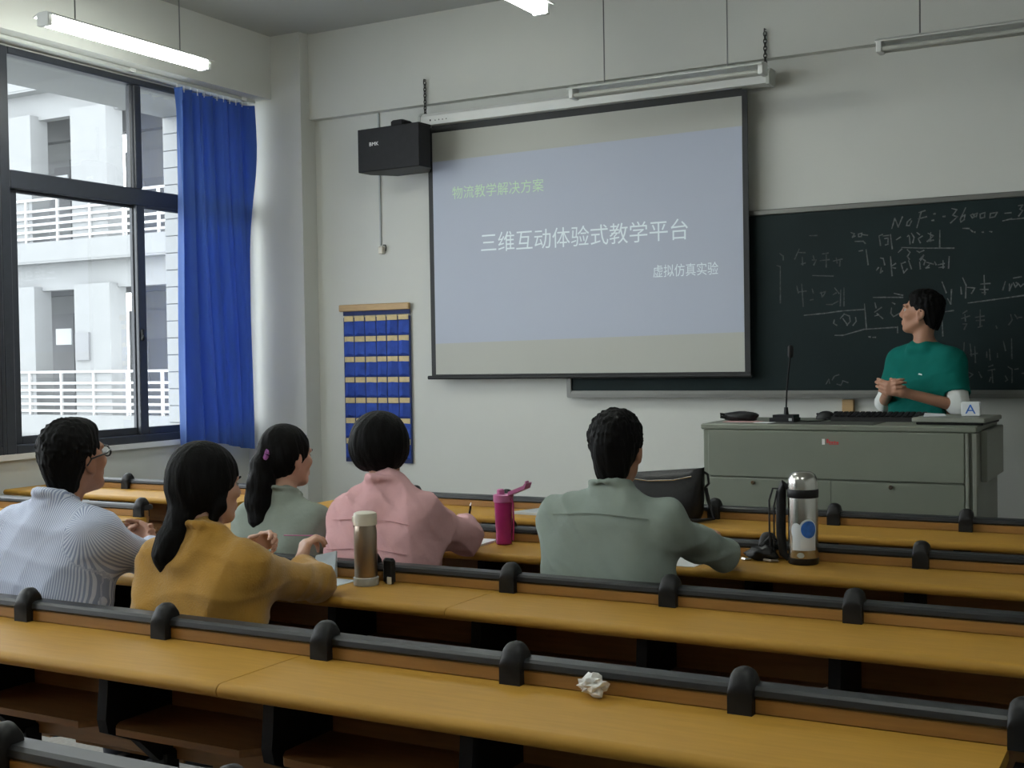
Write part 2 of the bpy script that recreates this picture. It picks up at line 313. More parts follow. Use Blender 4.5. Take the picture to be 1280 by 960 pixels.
# ---- windows along the left wall
def make_window(idx, y0, y1):
    root = bpy.data.objects.new('window_%d' % idx, None); COL.objects.link(root); root.location = (XW, y0, .99)
    struct(root)
    H = 3.487-.99; Wd = y1-y0; D0, D1 = -.07, .015
    tr0, tr1 = 2.623-.99, 2.735-.99            # transom
    ym = 6.192-5.09                            # middle member
    def P(name, ya, yb, za, zb, d0=D0, d1=D1): return MB().bbox(d0, d1, ya, yb, za, zb, .006).build(name, 'window_metal', root)
    P('frame_side', 0, .072, 0, H); P('frame_side', Wd-.03, Wd, 0, H)
    P('frame_head', .072, Wd-.03, H-.045, H); P('frame_foot', .072, Wd-.03, 0, .055)
    P('transom', .072, Wd-.03, tr0, tr1)
    P('upper_mullion', ym-.005, ym+.062, tr1, H-.045)
    P('upper_bead', ym-.03, ym-.017, tr1, H-.045, -.03, .0)
    # lower sliding sashes
    def sash(ya, yb, d):
        s = bpy.data.objects.new('sash', None); COL.objects.link(s); s.parent = root
        for (a, b, c, e) in ((ya, ya+.075, .055, tr0), (yb-.05, yb, .055, tr0), (ya+.075, yb-.05, .055, .105), (ya+.075, yb-.05, tr0-.02, tr0)):
            MB().bbox(d, d+.03, a, b, c, e, .004).build('sash_bar', 'window_metal', s)
        MB().box(d+.012, d+.016, ya+.07, yb-.045, .10, tr0-.018).build('glass_pane', 'window_glass', s)
        return s
    sash(.072, ym+.045, -.055); s2 = sash(ym+.0, Wd-.03, -.02)
    MB().box(-.018, -.014, .072, ym-.004, tr1, H-.045).build('glass_pane', 'window_glass', root)
    MB().box(-.018, -.014, ym+.06, Wd-.03, tr1, H-.045).build('glass_pane', 'window_glass', root)
    MB().bbox(.012, .03, ym+.012, ym+.034, .70, .78, .004).tube([(.024, ym+.022, .74), (.045, ym+.005, .73), (.047, ym-.012, .705)], .007).build('latch', 'black_plastic', root, smooth=True)
make_window(1, 5.09, 7.285); make_window(2, 2.895, 5.09); make_window(3, .70, 2.895); make_window(4, -1.495, .70)

# ---- curtain and its track
def make_curtain():
    root = thing('curtain', 'long blue pleated curtain drawn to the right side of the window', 'curtain', (-6.19, 6.42, .93))
    y0, y1, z0, z1 = 0.0, .80, 0.0, 2.52
    ny, nz = 150, 26; vs = []; fs = []
    for side in (0, 1):
        for j in range(nz+1):
            v = j/nz; z = z0+(z1-z0)*v
            for i in range(ny+1):
                u = i/ny
                ph = 2*math.pi*(6.2*u+.40*math.sin(3*u+2.2*(1-v)))
                amp = .042*(.60+.40*math.sin(5*u+1.3))*(1.0+.25*(1-v))+.008
                x = amp*math.sin(ph)+.012*math.sin(2.4*ph+1.1+2.5*v)+.015*math.sin(3.0*v+4*u)
                y = y0+(y1-y0)*u+.012*math.sin(ph*2+.6)*(.4+.6*v)+.02*(1-v)*math.sin(6*u)*u*(1-u)*4
                zz = z+(1-v)*(.035*math.sin(4*u+.4)-.02*u)
                vs.append((x+(.0 if side == 0 else -.004), y, zz))
    n = (ny+1)*(nz+1); w = ny+1
    for j in range(nz):
        for i in range(ny):
            a = j*w+i; fs.append((a, a+1, a+w+1, a+w)); fs.append((n+a, n+a+w, n+a+w+1, n+a+1))
    for i in range(ny):
        fs.append((i+1, i, n+i, n+i+1)); a = nz*w+i; fs.append((a, a+1, n+a+1, n+a))
    for j in range(nz):
        a = j*w; fs.append((a, a+w, n+a+w, n+a)); a = j*w+ny; fs.append((a+w, a, n+a, n+a+w))
    MB().add(vs, fs).build('fabric', 'curtain_blue', root, smooth=80)
    hk = MB().tube([(0, 0, 0), (0, 0, .045)], .004, 6).mesh('hook', 'white_enamel')
    for i in range(12): link('hook', hk, root, (0, .03+i*.067, 2.50))
    t = thing('curtain_track', 'pale metal curtain track under the beam above the window', 'track', (-6.19, 1.0, 3.475))
    MB().bbox(-.018, .018, 0, 6.25, 0, .024, .003).build('rail', 'grey_enamel', t)
    for y in (.5, 2, 3.5, 5, 6.1): MB().bbox(-.024, .024, y, y+.05, .0, .026, .003).build('bracket', 'white_enamel', t)
make_curtain()

# ------------------------------------------------------------------ outside
struct(MB().box(-7.40, XW-.22, -4, 9, 3.548, 3.80).build('eave_slab', 'facade_white'))
struct(MB().box(-80, -6.9, -30, 60, -7.3, -7.0).build('courtyard_ground', 'ground_grey'))
def tile_pillar():
    root = thing('tiled_pillar', 'white tiled pillar outside the window beside the blue curtain', 'pillar', (-7.40, 7.53, -1.0))
    MB().box(.008, .5, .008, .5, -6.0, 4.55).build('core', 'grout', root)
    me = MB().bbox(.003, .245, 0, .01, .003, .136, .002).mesh('tile', 'tile_white')
    for k in range(32):
        for c in range(2):
            link('tile', me, root, (c*.25, 0, .1+k*.139))
tile_pillar()

def opposite_wing():
    y0, yb = 18.0, 20.6
    root = thing('balcony_building', 'pale building wing across the courtyard with railed open corridors', 'building', (-20, y0, -7.0))
    def part(name, m, *b, parent=root):
        x0, x1, ya, yb_, z0, z1 = b
        return MB().box(x0+20, x1+20, ya-y0, yb_-y0, z0+7, z1+7).build(name, m, parent)
    XA, XB = -34.0, -17.4
    part('back_wall', 'facade_white', XA, -21.8-.05, yb, yb+.3, -7, 7.6)
    part('back_wall', 'facade_white', -21.30, XB, yb, yb+.3, -7, 7.6)
    for lvl in (-1, 0, 1, 2):
        zb = lvl*3.62
        part('floor_slab', 'facade_white', XA, XB, y0-.05, yb+.3, zb+.06, zb+.30)
        part('edge_beam', 'facade_white', XA, XB, y0-.06, y0+.22, zb+.10, zb+.50)
        part('drop_beam', 'facade_white', XA, XB, y0+.24, y0+.46, zb-.50, zb+.07)
        part('inner_beam', 'facade_grey', XA, XB, yb-.25, yb, zb-.45, zb+.06)
        if lvl == 2: continue
        # grey recesses with doors and windows in the back wall
        for (xa, xb) in ((-24.45, -23.15), (-21.34, -18.0), (-28.5, -25.5)):
            part('recess_wall', 'facade_grey', xa, xb, yb-.06, yb, zb+.30, zb+2.75)
        w = part('window', 'facade_dark', -21.2, -20.15, yb-.10, yb-.05, zb+1.0, zb+2.1)
        part('pane', 'facade_grey', -21.0, -20.7, yb-.12, yb-.09, zb+1.05, zb+2.05, parent=w)
        part('notice', 'paper', -23.72, -23.2, yb-.09, yb-.05, zb+2.02, zb+2.40)
        for (xa, xb, m) in ((-23.0, -21.47, 'facade_white'), (-20.27, -19.25, 'facade_white'), (-27.6, -26.6, 'facade_white'), (-31.5, -30.5, 'facade_white')):
            part('pillar', m, xa if m != 'x' else xa, xb, y0+.02, y0+.47, zb+.30, zb+3.20)
        if lvl == 0:
            part('notice_board', 'facade_grey', -20.22, -19.83, y0-.03, y0+.02, zb+1.63, zb+2.2)
        # railing: six rails and posts
        rl = bpy.data.objects.new('railing', None); COL.objects.link(rl); rl.parent = root
        for zz in (1.395, 1.16, 1.015, .875, .725, .585):
            part('rail', 'rail_white', XA, XB, y0-.02, y0+.03, zb+zz-.025, zb+zz+.025, parent=rl)
        x = -22.6
        while x < XB:
            part('rail_post', 'rail_white', x, x+.05, y0-.03, y0+.02, zb+.50, zb+1.38, parent=rl); x += .95
opposite_wing()

# ------------------------------------------------------------------ ceiling lamps
def tube_lamp(name, label, loc, length, lit, axis='y', group=None, reflector=True):
    root = thing(name, label, 'ceiling lamp', loc, 0 if axis == 'y' else -math.pi/2, group)
    L = length
    MB().prism([(-.075, .035), (-.03, .055), (.03, .055), (.075, .035), (.072, .030), (.028, .048), (-.028, .048), (-.072, .030)], 'y', 0, L).build('reflector', 'white_enamel', root)
    for e in (0, L-.03): MB().bbox(-.045, .045, e, e+.03, -.018, .05, .004).build('end_cap', 'white_enamel', root)
    for s in (-.026, .026):
        MB().tube([(s, .03, 0), (s, L-.03, 0)], .0135, 12).build('tube', 'tube_glow' if lit else 'screen_white', root, smooth=True)
    for y in (.22, L-.22): MB().tube([(0, y, .05), (0, y, ZCEIL-loc[2])], .004, 6).build('hanging_rod', 'rod_metal', root, smooth=True)
    return root
G = 'fluorescent lamps hung from the ceiling'
tube_lamp('fluorescent_lamp', 'lit fluorescent lamp hanging beside the window, nearest the left wall', (-5.33, 4.57, 3.35), 1.235, True, group=G)
tube_lamp('fluorescent_lamp', 'lit fluorescent lamp at the top edge, above the projection screen', (-3.0, 4.57, 3.35), 1.255, True, group=G)
for x, w_ in ((-5.33, 'beside the rear window'), (-3.0, 'over the middle of the rear rows'), (-.65, 'over the right end of the rear rows')):
    tube_lamp('fluorescent_lamp', 'lit fluorescent lamp out of view '+w_, (x, 1.2, 3.35), 1.235, True, group=G)
tube_lamp('blackboard_lamp', 'unlit white blackboard lamp on rods in front of the screen', (-3.31, 6.8, 3.115), 1.21, False, 'x')
tube_lamp('blackboard_lamp', 'unlit white blackboard lamp on rods at the upper right', (-1.48, 6.8, 3.150), 1.21, False, 'x')

# ------------------------------------------------------------------ front wall: screen, board, speaker
def make_screen():
    root = thing('projection_screen', 'pull-down projection screen with black border showing a blue Chinese slide', 'screen', (-3.549, 7.36, 1.39))
    ox, oy, oz = -3.549, 7.36, 1.39
    xl, xr, zb, zt = -4.712-ox, -2.388-ox, 0, 3.155-oz
    il, ir, ib, it = -4.676-ox, -2.4235-ox, 1.424-oz, 3.117-oz
    # border strips and white cloth
    MB().box(xl, il, 0, .006, zb+.02, zt).build('border_side', 'screen_black', root)
    MB().box(ir, xr, 0, .006, zb+.02, zt).build('border_side', 'screen_black', root)
    MB().box(il, ir, 0, .006, it, zt+.03).build('border_top', 'screen_black', root)
    MB().box(il, ir, 0, .006, zb+.02, ib).build('border_bottom', 'screen_black', root)
    MB().box(il, ir, .0, .004, ib, it).build('screen_cloth', 'screen_white', root)
    MB().tube([(xl-.03, .004, zb+.012), (xr+.005, .004, zb+.012)], .014, 10).build('weight_bar', 'screen_black', root, smooth=True)
    # housing
    MB().prism([(-.06, 3.165-oz), (.055, 3.165-oz), (.055, 3.25-oz), (-.03, 3.25-oz), (-.06, 3.225-oz)], 'x', -4.745-ox, -2.245-ox).build('housing', 'white_enamel', root)
    for x in (-4.75-ox, -2.25-ox): MB().prism([(-.066, 3.158-oz), (.06, 3.158-oz), (.06, 3.257-oz), (-.034, 3.257-oz), (-.066, 3.228-oz)], 'x', x, x+.02).build('housing_cap', 'grey_enamel', root)
    for i, (w_, h_) in enumerate(((.010, .012), (.007, .006), (.007, .008), (.008, .006), (.007, .007))):
        x_ = -4.655-ox+i*.030+(.012 if i else 0); MB().box(x_, x_+w_, -.0612, -.059, 3.190-oz, 3.190-oz+h_).build('maker_mark', 'screen_black', root)
    # slide
    im = MB().add([(il+.001, -.0012, 1.64-oz), (ir-.001, -.0012, 1.668-oz), (ir-.001, -.0012, 2.934-oz), (il+.001, -.0012, 2.914-oz),
                   (il+.001, 0, 1.64-oz), (ir-.001, 0, 1.668-oz), (ir-.001, 0, 2.934-oz), (il+.001, 0, 2.914-oz)],
                  [(0, 1, 2, 3), (7, 6, 5, 4), (0, 4, 5, 1), (1, 5, 6, 2), (2, 6, 7, 3), (3, 7, 4, 0)]).build('projected_slide', 'slide_blue', root)
    text_mesh('slide_heading', '物流教学解决方案', 'slide_green', im, (-4.516-ox, -3.799-ox, 2.642-oz, 2.730-oz), plane_y=-.0024)
    text_mesh('slide_title', '三维互动体验式教学平台', 'slide_white', im, (-4.291-ox, -2.783-ox, 2.260-oz, 2.395-oz), plane_y=-.0024)
    text_mesh('slide_subtitle', '虚拟仿真实验', 'slide_white', im, (-3.022-ox, -2.587-ox, 2.030-oz, 2.110-oz), plane_y=-.0024)
make_screen()
def make_chain(label, x, zt, zb):
    root = thing('hanging_chain', label, 'chain', (x, 7.385, zb))
    n = int((zt-zb)/.022); 
    for i in range(n):
        z = .011+i*.022; a = i % 2
        p = [(.010*math.cos(t)*(1-a), .010*math.cos(t)*a, z+.016*math.sin(t)) for t in [2*math.pi*k/8 for k in range(9)]]
        MB().tube(p, .0036, 5, cap=False).build('link', 'chain_metal', root)
    MB().tube([(0, .02, zt-zb), (0, -.012, zt-zb), (0, -.015, zt-zb-.02)], .004, 6).build('hook', 'chain_metal', root)
make_chain('dark chain holding up the left end of the screen housing', -4.745, 3.505, 3.25)
make_chain('dark chain holding up the right end of the screen housing', -2.28, 3.51, 3.25)

def make_board():
    root = thing('blackboard', 'dark green blackboard covered in faint chalk writing', 'blackboard', (-1.4, 7.46, 1.26))
    ox, oy, oz = -1.4, 7.46, 1.26
    x0, x1 = -3.685-ox, 1.1-ox
    MB().box(x0+.03, x1-.03, -.02, 0, .03, 1.13).build('writing_surface', 'board_green', root)
    MB().bbox(x0, x1, -.035, 0, 1.125, 1.158, .004).build('frame_top', 'aluminium', root)
    MB().bbox(x0, x0+.035, -.035, 0, 0, 1.125, .004).build('frame_side', 'aluminium', root)
    MB().bbox(x1-.035, x1, -.035, 0, 0, 1.125, .004).build('frame_side', 'aluminium', root)
    MB().prism([(-.065, .0), (0, .0), (0, .045), (-.035, .045), (-.04, .014), (-.058, .014), (-.058, .028), (-.065, .028)], 'x', x0+.035, x1-.035).build('chalk_tray', 'aluminium', root)
    faint, clear = MB(), MB()
    for gi, strokes in enumerate(CHALK):
        m = clear if gi in (0, 1, 2, 5, 7) else faint
        for st in strokes:
            w = .0042
            if len(st) == 2 and abs(st[0][0]-st[1][0])+abs(st[0][1]-st[1][1]) < .012: w = .0055
            P = [Vector((p[0]-ox, p[1]-oz)) for p in st]
            for a, b in zip(P[:-1], P[1:]):
                d = (b-a)
                if d.length < 1e-5: continue
                d.normalize(); n = Vector((-d.y, d.x))*w; a2 = a-d*w*.6; b2 = b+d*w*.6
                q = [a2+n*.6, a2-n*.6, b2-n, b2+n]
                m.add([(p.x, -.0206, p.y) for p in q]+[(p.x, -.0195, p.y) for p in q], [(0, 1, 2, 3), (7, 6, 5, 4), (0, 4, 5, 1), (1, 5, 6, 2), (2, 6, 7, 3), (3, 7, 4, 0)])
    tag(clear.build('chalk_writing', 'chalk', root), kind='stuff')
    tag(faint.build('faint_chalk_writing', 'chalk_faint', root), kind='stuff')
make_board()

def make_speaker():
    c = Vector((-4.845, 7.16, 2.845))
    root = thing('wall_speaker', 'black loudspeaker hung on the wall left of the screen', 'speaker', c, math.radians(-3))
    # trapezoid cabinet: wide front, narrow back
    poly = [(-.265, -.08), (.255, -.08), (.255, .05), (.13, .20), (-.14, .20), (-.265, .05)]
    MB().prism(poly, 'z', .012, .285).build('cabinet', 'black_plastic', root)
    MB().bbox(-.270, .260, -.088, -.078, .0, .297, .004).build('grille', 'black_metal', root)
    for z in (0, .285): MB().prism([(p[0]*1.02, p[1]*1.02) for p in poly], 'z', z, z+.012).build('cabinet_cap', 'black_plastic', root)
    text_mesh('speaker_mark', 'BMK', 'logo_white', root, (-.165, -.085, .175, .200), plane_y=-.0886)
    MB().bbox(-.05, .06, .0, .12, .297, .355, .01).tube([(-.06, .05, .30), (-.09, .08, .325), (-.03, .16, .345), (0, .30, .34)], .018, 8).build('bracket', 'black_metal', root, smooth=True)
make_speaker()
def make_cable():
    root = thing('wall_cable', 'thin grey cable running down the wall below the speaker', 'cable', (-5.20, 7.462, 2.37))
    MB().bbox(-.006, .006, -.006, .006, 0, .97, .002).build('conduit', 'grey_plastic', root)
    s = thing('wall_sensor', 'small white box on the wall at the end of the cable', 'sensor', (-5.17, 7.45, 2.305))
    MB().bbox(-.035, .005, -.02, .02, 0, .055, .006).build('case', 'cream_plastic', s)
    MB().tube([(.0, 0, .065), (.02, -.0, .064), (.026, 0, .045), (.022, 0, .02)], .004, 6).build('clip', 'black_plastic', s, smooth=True)
make_cable()

def make_organizer():
    root = thing('pocket_organizer', 'blue fabric phone pocket organizer with tan tags on the wall', 'organizer', (-5.245, 7.455, .78))
    W2, H = .295, 1.05
    MB().box(-W2, W2, -.006, .006, 0, H+.02).build('backing', 'pouch_back', root)
    MB().bbox(-.325, .298, -.026, .004, H+.065, H+.115, .005).build('hanging_bar', 'pine', root)
    MB().box(-W2, W2, -.008, .004, H+.035, H+.068).build('top_hem', 'pouch_back', root)
    cols = [-.292, -.198, -.100, .002, .092, .192, .290]
    for r in range(7):
        zt = H+.018-r*.151
        for c in range(6):
            x0, x1 = cols[c]+.004, cols[c+1]-.004
            MB().box(x0+.002, x1-.002, -.010, -.006, zt-.026+rnd.uniform(-.002, .002), zt+.012).build('name_tag', 'pouch_tag', root)
            b = rnd.uniform(.012, .03); d = rnd.uniform(-.006, .006); lift = rnd.uniform(-.004, .004)
            xm = (x0+x1)/2
            z1, z0 = zt-.030+lift, zt-.134
            vs = [(x0, -.007, z0), (xm, -.007, z0), (x1, -.007, z0), (x0+d, -.008, z1), (xm+d, -.010-b, z1+.004), (x1+d, -.008, z1),
                  (x0, -.012, z0+.01), (xm, -.012-b*.8, z0+.02), (x1, -.012, z0+.01), (xm+d, -.007, z1)]
            fs = [(0, 1, 7, 6), (1, 2, 8, 7), (6, 7, 4, 3), (7, 8, 5, 4), (3, 4, 9), (4, 5, 9), (0, 6, 3), (2, 5, 8), (0, 3, 9, 5, 2, 1)]
            MB().add(vs, fs).build('pocket', 'pouch_blue', root)
make_organizer()
def make_outlet():
    o = thing('wall_outlet_box', 'beige cable cover on the wall behind the lectern', 'cable cover', (-1.775, 7.455, .85))
    MB().bbox(-.075, -.005, -.02, .014, 0, .40, .004).build('cover', 'pine', o)
    MB().bbox(.0, .085, -.012, .014, .05, .33, .004).build('switch_plate', 'cream_plastic', o)
make_outlet()
# ------------------------------------------------------------------ desk rows
ZT = .790; S = .5402; X0 = -.2789; YA = 2.427; PR = .9546
def post_mesh():
    # domed rail bracket: flat front foot, half-round cap that leans back over the rail
    hw = .0265; secs = [(-.002, .060, .0), (.0, .064, .0), (.006, .078, .0), (.016, .090, 0), (.028, .094, 0), (.044, .092, 0), (.054, .080, 0)]
    vs = []; n = None
    for y, h, _ in secs:
        pts = [(-hw, 0), (hw, 0), (hw, h-hw*.8)]
        for k in range(1, 9):
            t = math.pi*k/9; pts.append((hw*math.cos(t), h-hw*.8+hw*.8*math.sin(t)))
        pts.append((-hw, h-hw*.8)); n = len(pts)
        vs += [(p[0], y, p[1]) for p in pts]
    m = len(secs); fs = [tuple(range(n)), tuple(range(m*n-1, (m-1)*n-1, -1))]
    for k in range(m-1):
        for i in range(n): fs.append((k*n+i, (k+1)*n+i, (k+1)*n+(i+1) % n, k*n+(i+1) % n))
    return MB().add(vs, fs).mesh('rail_bracket', 'black_plastic', 50)
POST = post_mesh()
PLATE = MB().prism([(-.19, -.03), (.03, -.03), (.03, -.32), (-.02, -.32), (-.09, -.25), (-.195, -.200), (-.203, -.165), (-.196, -.10)], 'x', -.016, .016).mesh('side_plate', 'black_metal')
LEG = MB().bbox(-.028, .028, -.01, .045, -.75, -.30, .006).bbox(-.05, .05, -.14, .16, -.79, -.75, .008).mesh('leg', 'black_metal')
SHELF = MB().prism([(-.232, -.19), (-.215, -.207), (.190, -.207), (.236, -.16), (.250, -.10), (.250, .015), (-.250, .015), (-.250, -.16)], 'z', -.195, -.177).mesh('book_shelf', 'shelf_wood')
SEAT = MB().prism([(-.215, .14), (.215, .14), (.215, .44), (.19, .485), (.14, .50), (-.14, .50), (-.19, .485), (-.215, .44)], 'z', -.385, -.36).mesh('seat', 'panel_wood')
SEATARM = MB().bbox(-.02, .02, .03, .25, -.42, -.385, .004).mesh('seat_bracket', 'black_metal')
def desk_top(xa, xb):
    prof = [(-.270-.020*math.sin(math.pi*k/8), -.017+.017*math.cos(math.pi*k/8)) for k in range(8, -1, -1)]+[(.020, .0), (.020, -.026), (-.20, -.026)]
    return MB().prism(prof, 'x', xa, xb)
def desk_row(label, y, xa, xb, posts, joints, rail, seats=True):
    xc = (xa+xb)/2
    root = thing('desk_row', label, 'desk', (xc, y, 0), 0, 'fixed wooden desk rows')
    root.location.z = 0
    def at(x): return x-xc
    edges = [xa]+joints+[xb]
    for a, b in zip(edges[:-1], edges[1:]):
        desk_top(at(a)+(.0015 if a != xa else 0), at(b)-(.0015 if b != xb else 0)).build('desk_top', 'desk_wood', root, (0, 0, ZT), smooth=50)
    # back panel (backrest of the seats in front) with its strip above the desk
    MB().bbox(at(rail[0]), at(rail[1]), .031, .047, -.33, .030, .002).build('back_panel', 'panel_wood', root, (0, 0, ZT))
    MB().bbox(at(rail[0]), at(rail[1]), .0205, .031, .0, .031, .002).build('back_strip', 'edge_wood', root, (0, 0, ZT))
    MB().prism([(.020, .0325), (.016, .038), (.018, .050), (.026, .056), (.066, .057), (.074, .050), (.074, .036), (.070, .0325)], 'x', at(rail[0]), at(rail[1])).build('top_rail', 'rail_metal', root, (0, 0, ZT))
    for x in posts:
        link('rail_bracket', POST, root, (at(x), .0, ZT)); link('side_plate', PLATE, root, (at(x), 0, ZT)); link('leg', LEG, root, (at(x), 0, ZT))
    for a, b in zip(posts[:-1], posts[1:]):
        m = at((a+b)/2)
        link('book_shelf', SHELF, root, (m, 0, ZT))
        if seats:
            link('seat', SEAT, root, (m, 0, ZT)); link('seat_bracket', SEATARM, root, (m, 0, ZT))
    return root
def kx(k): return X0+k*S
mp = [kx(k) for k in range(-6, 1)]
desk_row('wooden desk row nearest the viewer, only its black rail shown at bottom left', YA-PR, -4.02, -1.2, [kx(k) for k in range(-6, -1)], [-2.0], (-3.60, -1.23))
desk_row('long wooden desk row in the foreground with a crumpled tissue on it', YA, -4.02, -.305, mp, [-1.972], (-3.60, kx(0)+.03))
desk_row('long wooden desk row holding the bronze flask, second row from the front edge of view', YA+PR, -4.02, -.305, mp, [-1.950], (-3.60, kx(0)+.03))
desk_row('long wooden desk row holding the steel thermos and the pink bottle', YA+2*PR, -4.02, -.305, mp, [-2.0], (-3.60, kx(0)+.03))
desk_row('front wooden desk row with the black bag, before the lectern', YA+3*PR, -4.02, -.305, mp, [-2.0], (-3.80, kx(0)+.03), seats=False)
lp = [-5.565, -5.022, -4.48]
desk_row('short wooden desk row by the window, behind the striped shirt', YA+2*PR, -6.28, -4.44, lp, [], (-6.2, -4.45))
desk_row('short front wooden desk row under the window sill', YA+3*PR, -6.27, -4.44, lp, [], (-5.90, -4.45), seats=False)

# ------------------------------------------------------------------ lectern and what is on it
def make_lectern():
    root = thing('lectern', 'grey-green steel teacher lectern with drawers on the platform', 'lectern', (-1.55, 6.0, .15))
    ox, oz = -1.55, .15
    xl, xr = -2.215-ox, -.875-ox; H = 1.18-oz
    MB().bbox(xl+.01, xr-.01, .012, .66, 0, H-.03, .004).build('body', 'podium_paint', root)
    MB().bbox(xl, xr, 0, .67, H-.03, H, .006).build('top', 'podium_paint', root)
    MB().bbox(xl+.04, xr-.055, -.004, .012, .911-oz+.004, H-.032, .003).build('upper_panel', 'podium_paint', root)
    for a, b in ((xl+.04, (xl+xr)/2-.004), ((xl+xr)/2+.004-.008, xr-.055)):
        d = MB().bbox(a, b, -.004, .012, .40, .911-oz-.004, .003).build('door', 'podium_paint', root)
        cx = (-1.938-ox if a < -.3 else -1.263-ox)
        MB().tube([(cx, -.004, .887-oz), (cx, -.014, .887-oz)], .010, 12).build('lock', 'chrome', d, smooth=True)
        MB().bbox(a, b, -.004, .012, .06, .39, .003).build('door', 'podium_paint', root)
    MB().bbox(xr-.05, xr-.035, -.008, .012, 0, H-.032, .003).build('corner_strip', 'podium_side', root)
    MB().bbox(xr-.02, xr, -.006, .012, 0, H-.032, .003).build('corner_strip', 'podium_side', root)
    MB().bbox(xr-.012, xr+.0, .012, .66, 0, H-.032, .003).build('side_panel', 'podium_side', root)
    MB().bbox(xr, xr+.03, .10, .66, .915-oz, H-.025, .004).build('side_flap', 'podium_side', root)
    lg = MB().bbox(-.052, -.038, -.0052, -.004, -.012, .016, .0005).build('emblem', 'white_print', root, (-1.538-ox+.0, 0, 1.096-oz))
    for i, (x_, w_, z_, h_) in enumerate(((-.030, .010, -.004, .020), (-.018, .008, -.006, .012), (-.007, .010, -.006, .010), (.006, .008, -.006, .012), (.017, .012, -.006, .009), (-.018, .047, -.011, .003))):
        MB().box(x_, x_+w_, -.0052, -.003, z_, z_+h_).build('maker_mark', 'red_print', root, (-1.538-ox, 0, 1.096-oz))
    MB().box(-.17, .35, .02, .30, 0, .002).build('panel_seam', 'podium_gap', root, (-1.7-ox, 0, H))
make_lectern()
ZP = 1.18
def make_mic():
    r = thing('gooseneck_microphone', 'black gooseneck microphone standing on the lectern', 'microphone', (-1.835, 6.23, ZP))
    MB().prism([(-.075, -.05), (.055, -.055), (.06, .05), (-.06, .05)], 'z', 0, .022).prism([(-.06, -.04), (.05, -.045), (.055, .045), (-.05, .045)], 'z', .022, .038).build('base', 'black_plastic', r)
    MB().tube([(0, 0, .03), (0, 0, .075)], [.014, .010], 10).build('socket', 'black_plastic', r, smooth=True)
    MB().tube([(0, 0, .07), (.005, 0, .17), (.014, 0, .26), (.024, 0, .335)], .0042, 8).build('neck', 'black_metal', r, smooth=True)
    MB().tube([(.024, 0, .33), (.0255, 0, .345), (.027, 0, .385), (.0275, 0, .393)], [.011, .015, .015, .008], 12).build('head', 'black_plastic', r, smooth=True)
    MB().bbox(.028, .045, -.056, -.05, .008, .022, .001).build('switch', 'grey_plastic', r)
    c = thing('mouse_cable', 'thin black cable lying across the lectern between microphone and mouse', 'cable', (-1.79, 6.3, ZP))
    MB().tube([(0, 0, .004), (.06, -.05, .004), (.12, -.02, .004), (.13, .12, .004), (.085, .2, .004)], .003, 6).build('cord', 'black_plastic', c, smooth=True)
make_mic()
def blob(name, label, cat, m, loc, rx, ry, rz_, seed, amp=.12, flat=True, n=22, k=12):
    q = random.Random(seed); ph = [q.uniform(0, 6.28) for _ in range(8)]
    b = MB().sphere((0, 0, 0), 1.0, n, k); vs = []
    for (x, y, z) in b.v:
        s = 1+amp*(math.sin(3*x+ph[0])*math.cos(2.5*y+ph[1])+.6*math.sin(6*z+4*x+ph[2])+.4*math.sin(9*y-5*x+ph[3]))
        x, y, z = x*s*rx, y*s*ry, z*s*rz_
        vs.append((x, y, max(z, -rz_*.72) if flat else z))
    zmin = min(v[2] for v in vs); b.v = [(x, y, z-zmin) for x, y, z in vs]
    o = thing(name, label, cat, loc)
    b.build('body', m, o, smooth=60 if flat else 20)
    return o
o = blob('pencil_pouch', 'small black pouch lying on the left of the lectern top', 'pouch', 'leather_black', (-2.085, 6.26, ZP+.002), .085, .045, .03, 3)
MB().tube([(-.08, 0, .03), (-.11, -.01, .035), (-.105, -.02, .02), (-.07, -.01, .016)], .008, 6).build('strap', 'leather_black', o, smooth=True)
tag(MB().box(-.09, .10, -.05, .06, 0, .0015).build('pink_sheet', 'pink_cloth', None, (-2.06, 6.20, ZP), 0), 'pink sheet of paper under the black pouch', 'paper')
tag(MB().box(-.07, .07, -.04, .05, 0, .0015).build('white_sheet', 'paper', None, (-1.90, 6.14, ZP), 0), 'white sheet of paper beside the microphone base', 'paper')
def make_mouse():
    r = thing('computer_mouse', 'black computer mouse on the lectern', 'mouse', (-1.70, 6.50, ZP))
    b = MB().sphere((0, 0, 0), (.055, .034, .04), 16, 10); b.v = [(x, y, max(z, -.006)+.006) for x, y, z in b.v]
    b.build('shell', 'black_plastic', r, smooth=60)
    MB().bbox(-.052, -.02, -.004, .004, .024, .034, .002).build('wheel', 'black_metal', r)
make_mouse()
def make_keyboard():
    r = thing('keyboard_tray', 'long black keyboard lying on the lectern before the teacher', 'keyboard', (-1.40, 6.42, ZP), math.radians(3))
    MB().prism([(-.09, 0), (.09, 0), (.09, .036), (.075, .040), (-.085, .022)], 'x', -.235, .235).build('case', 'black_plastic', r)
    me = MB().bbox(-.011, .011, -.0105, .0105, 0, .006, .002).mesh('key', 'black_metal')
    for j in range(5):
        for i in range(16):
            yy = -.062+j*.028; link('key', me, r, (-.21+i*.028, yy, .026+.0105*(j/4)*1.25))
    MB().bbox(-.245, -.225, .03, .085, .02, .045, .004).build('corner_clip', 'black_plastic', r)
make_keyboard()
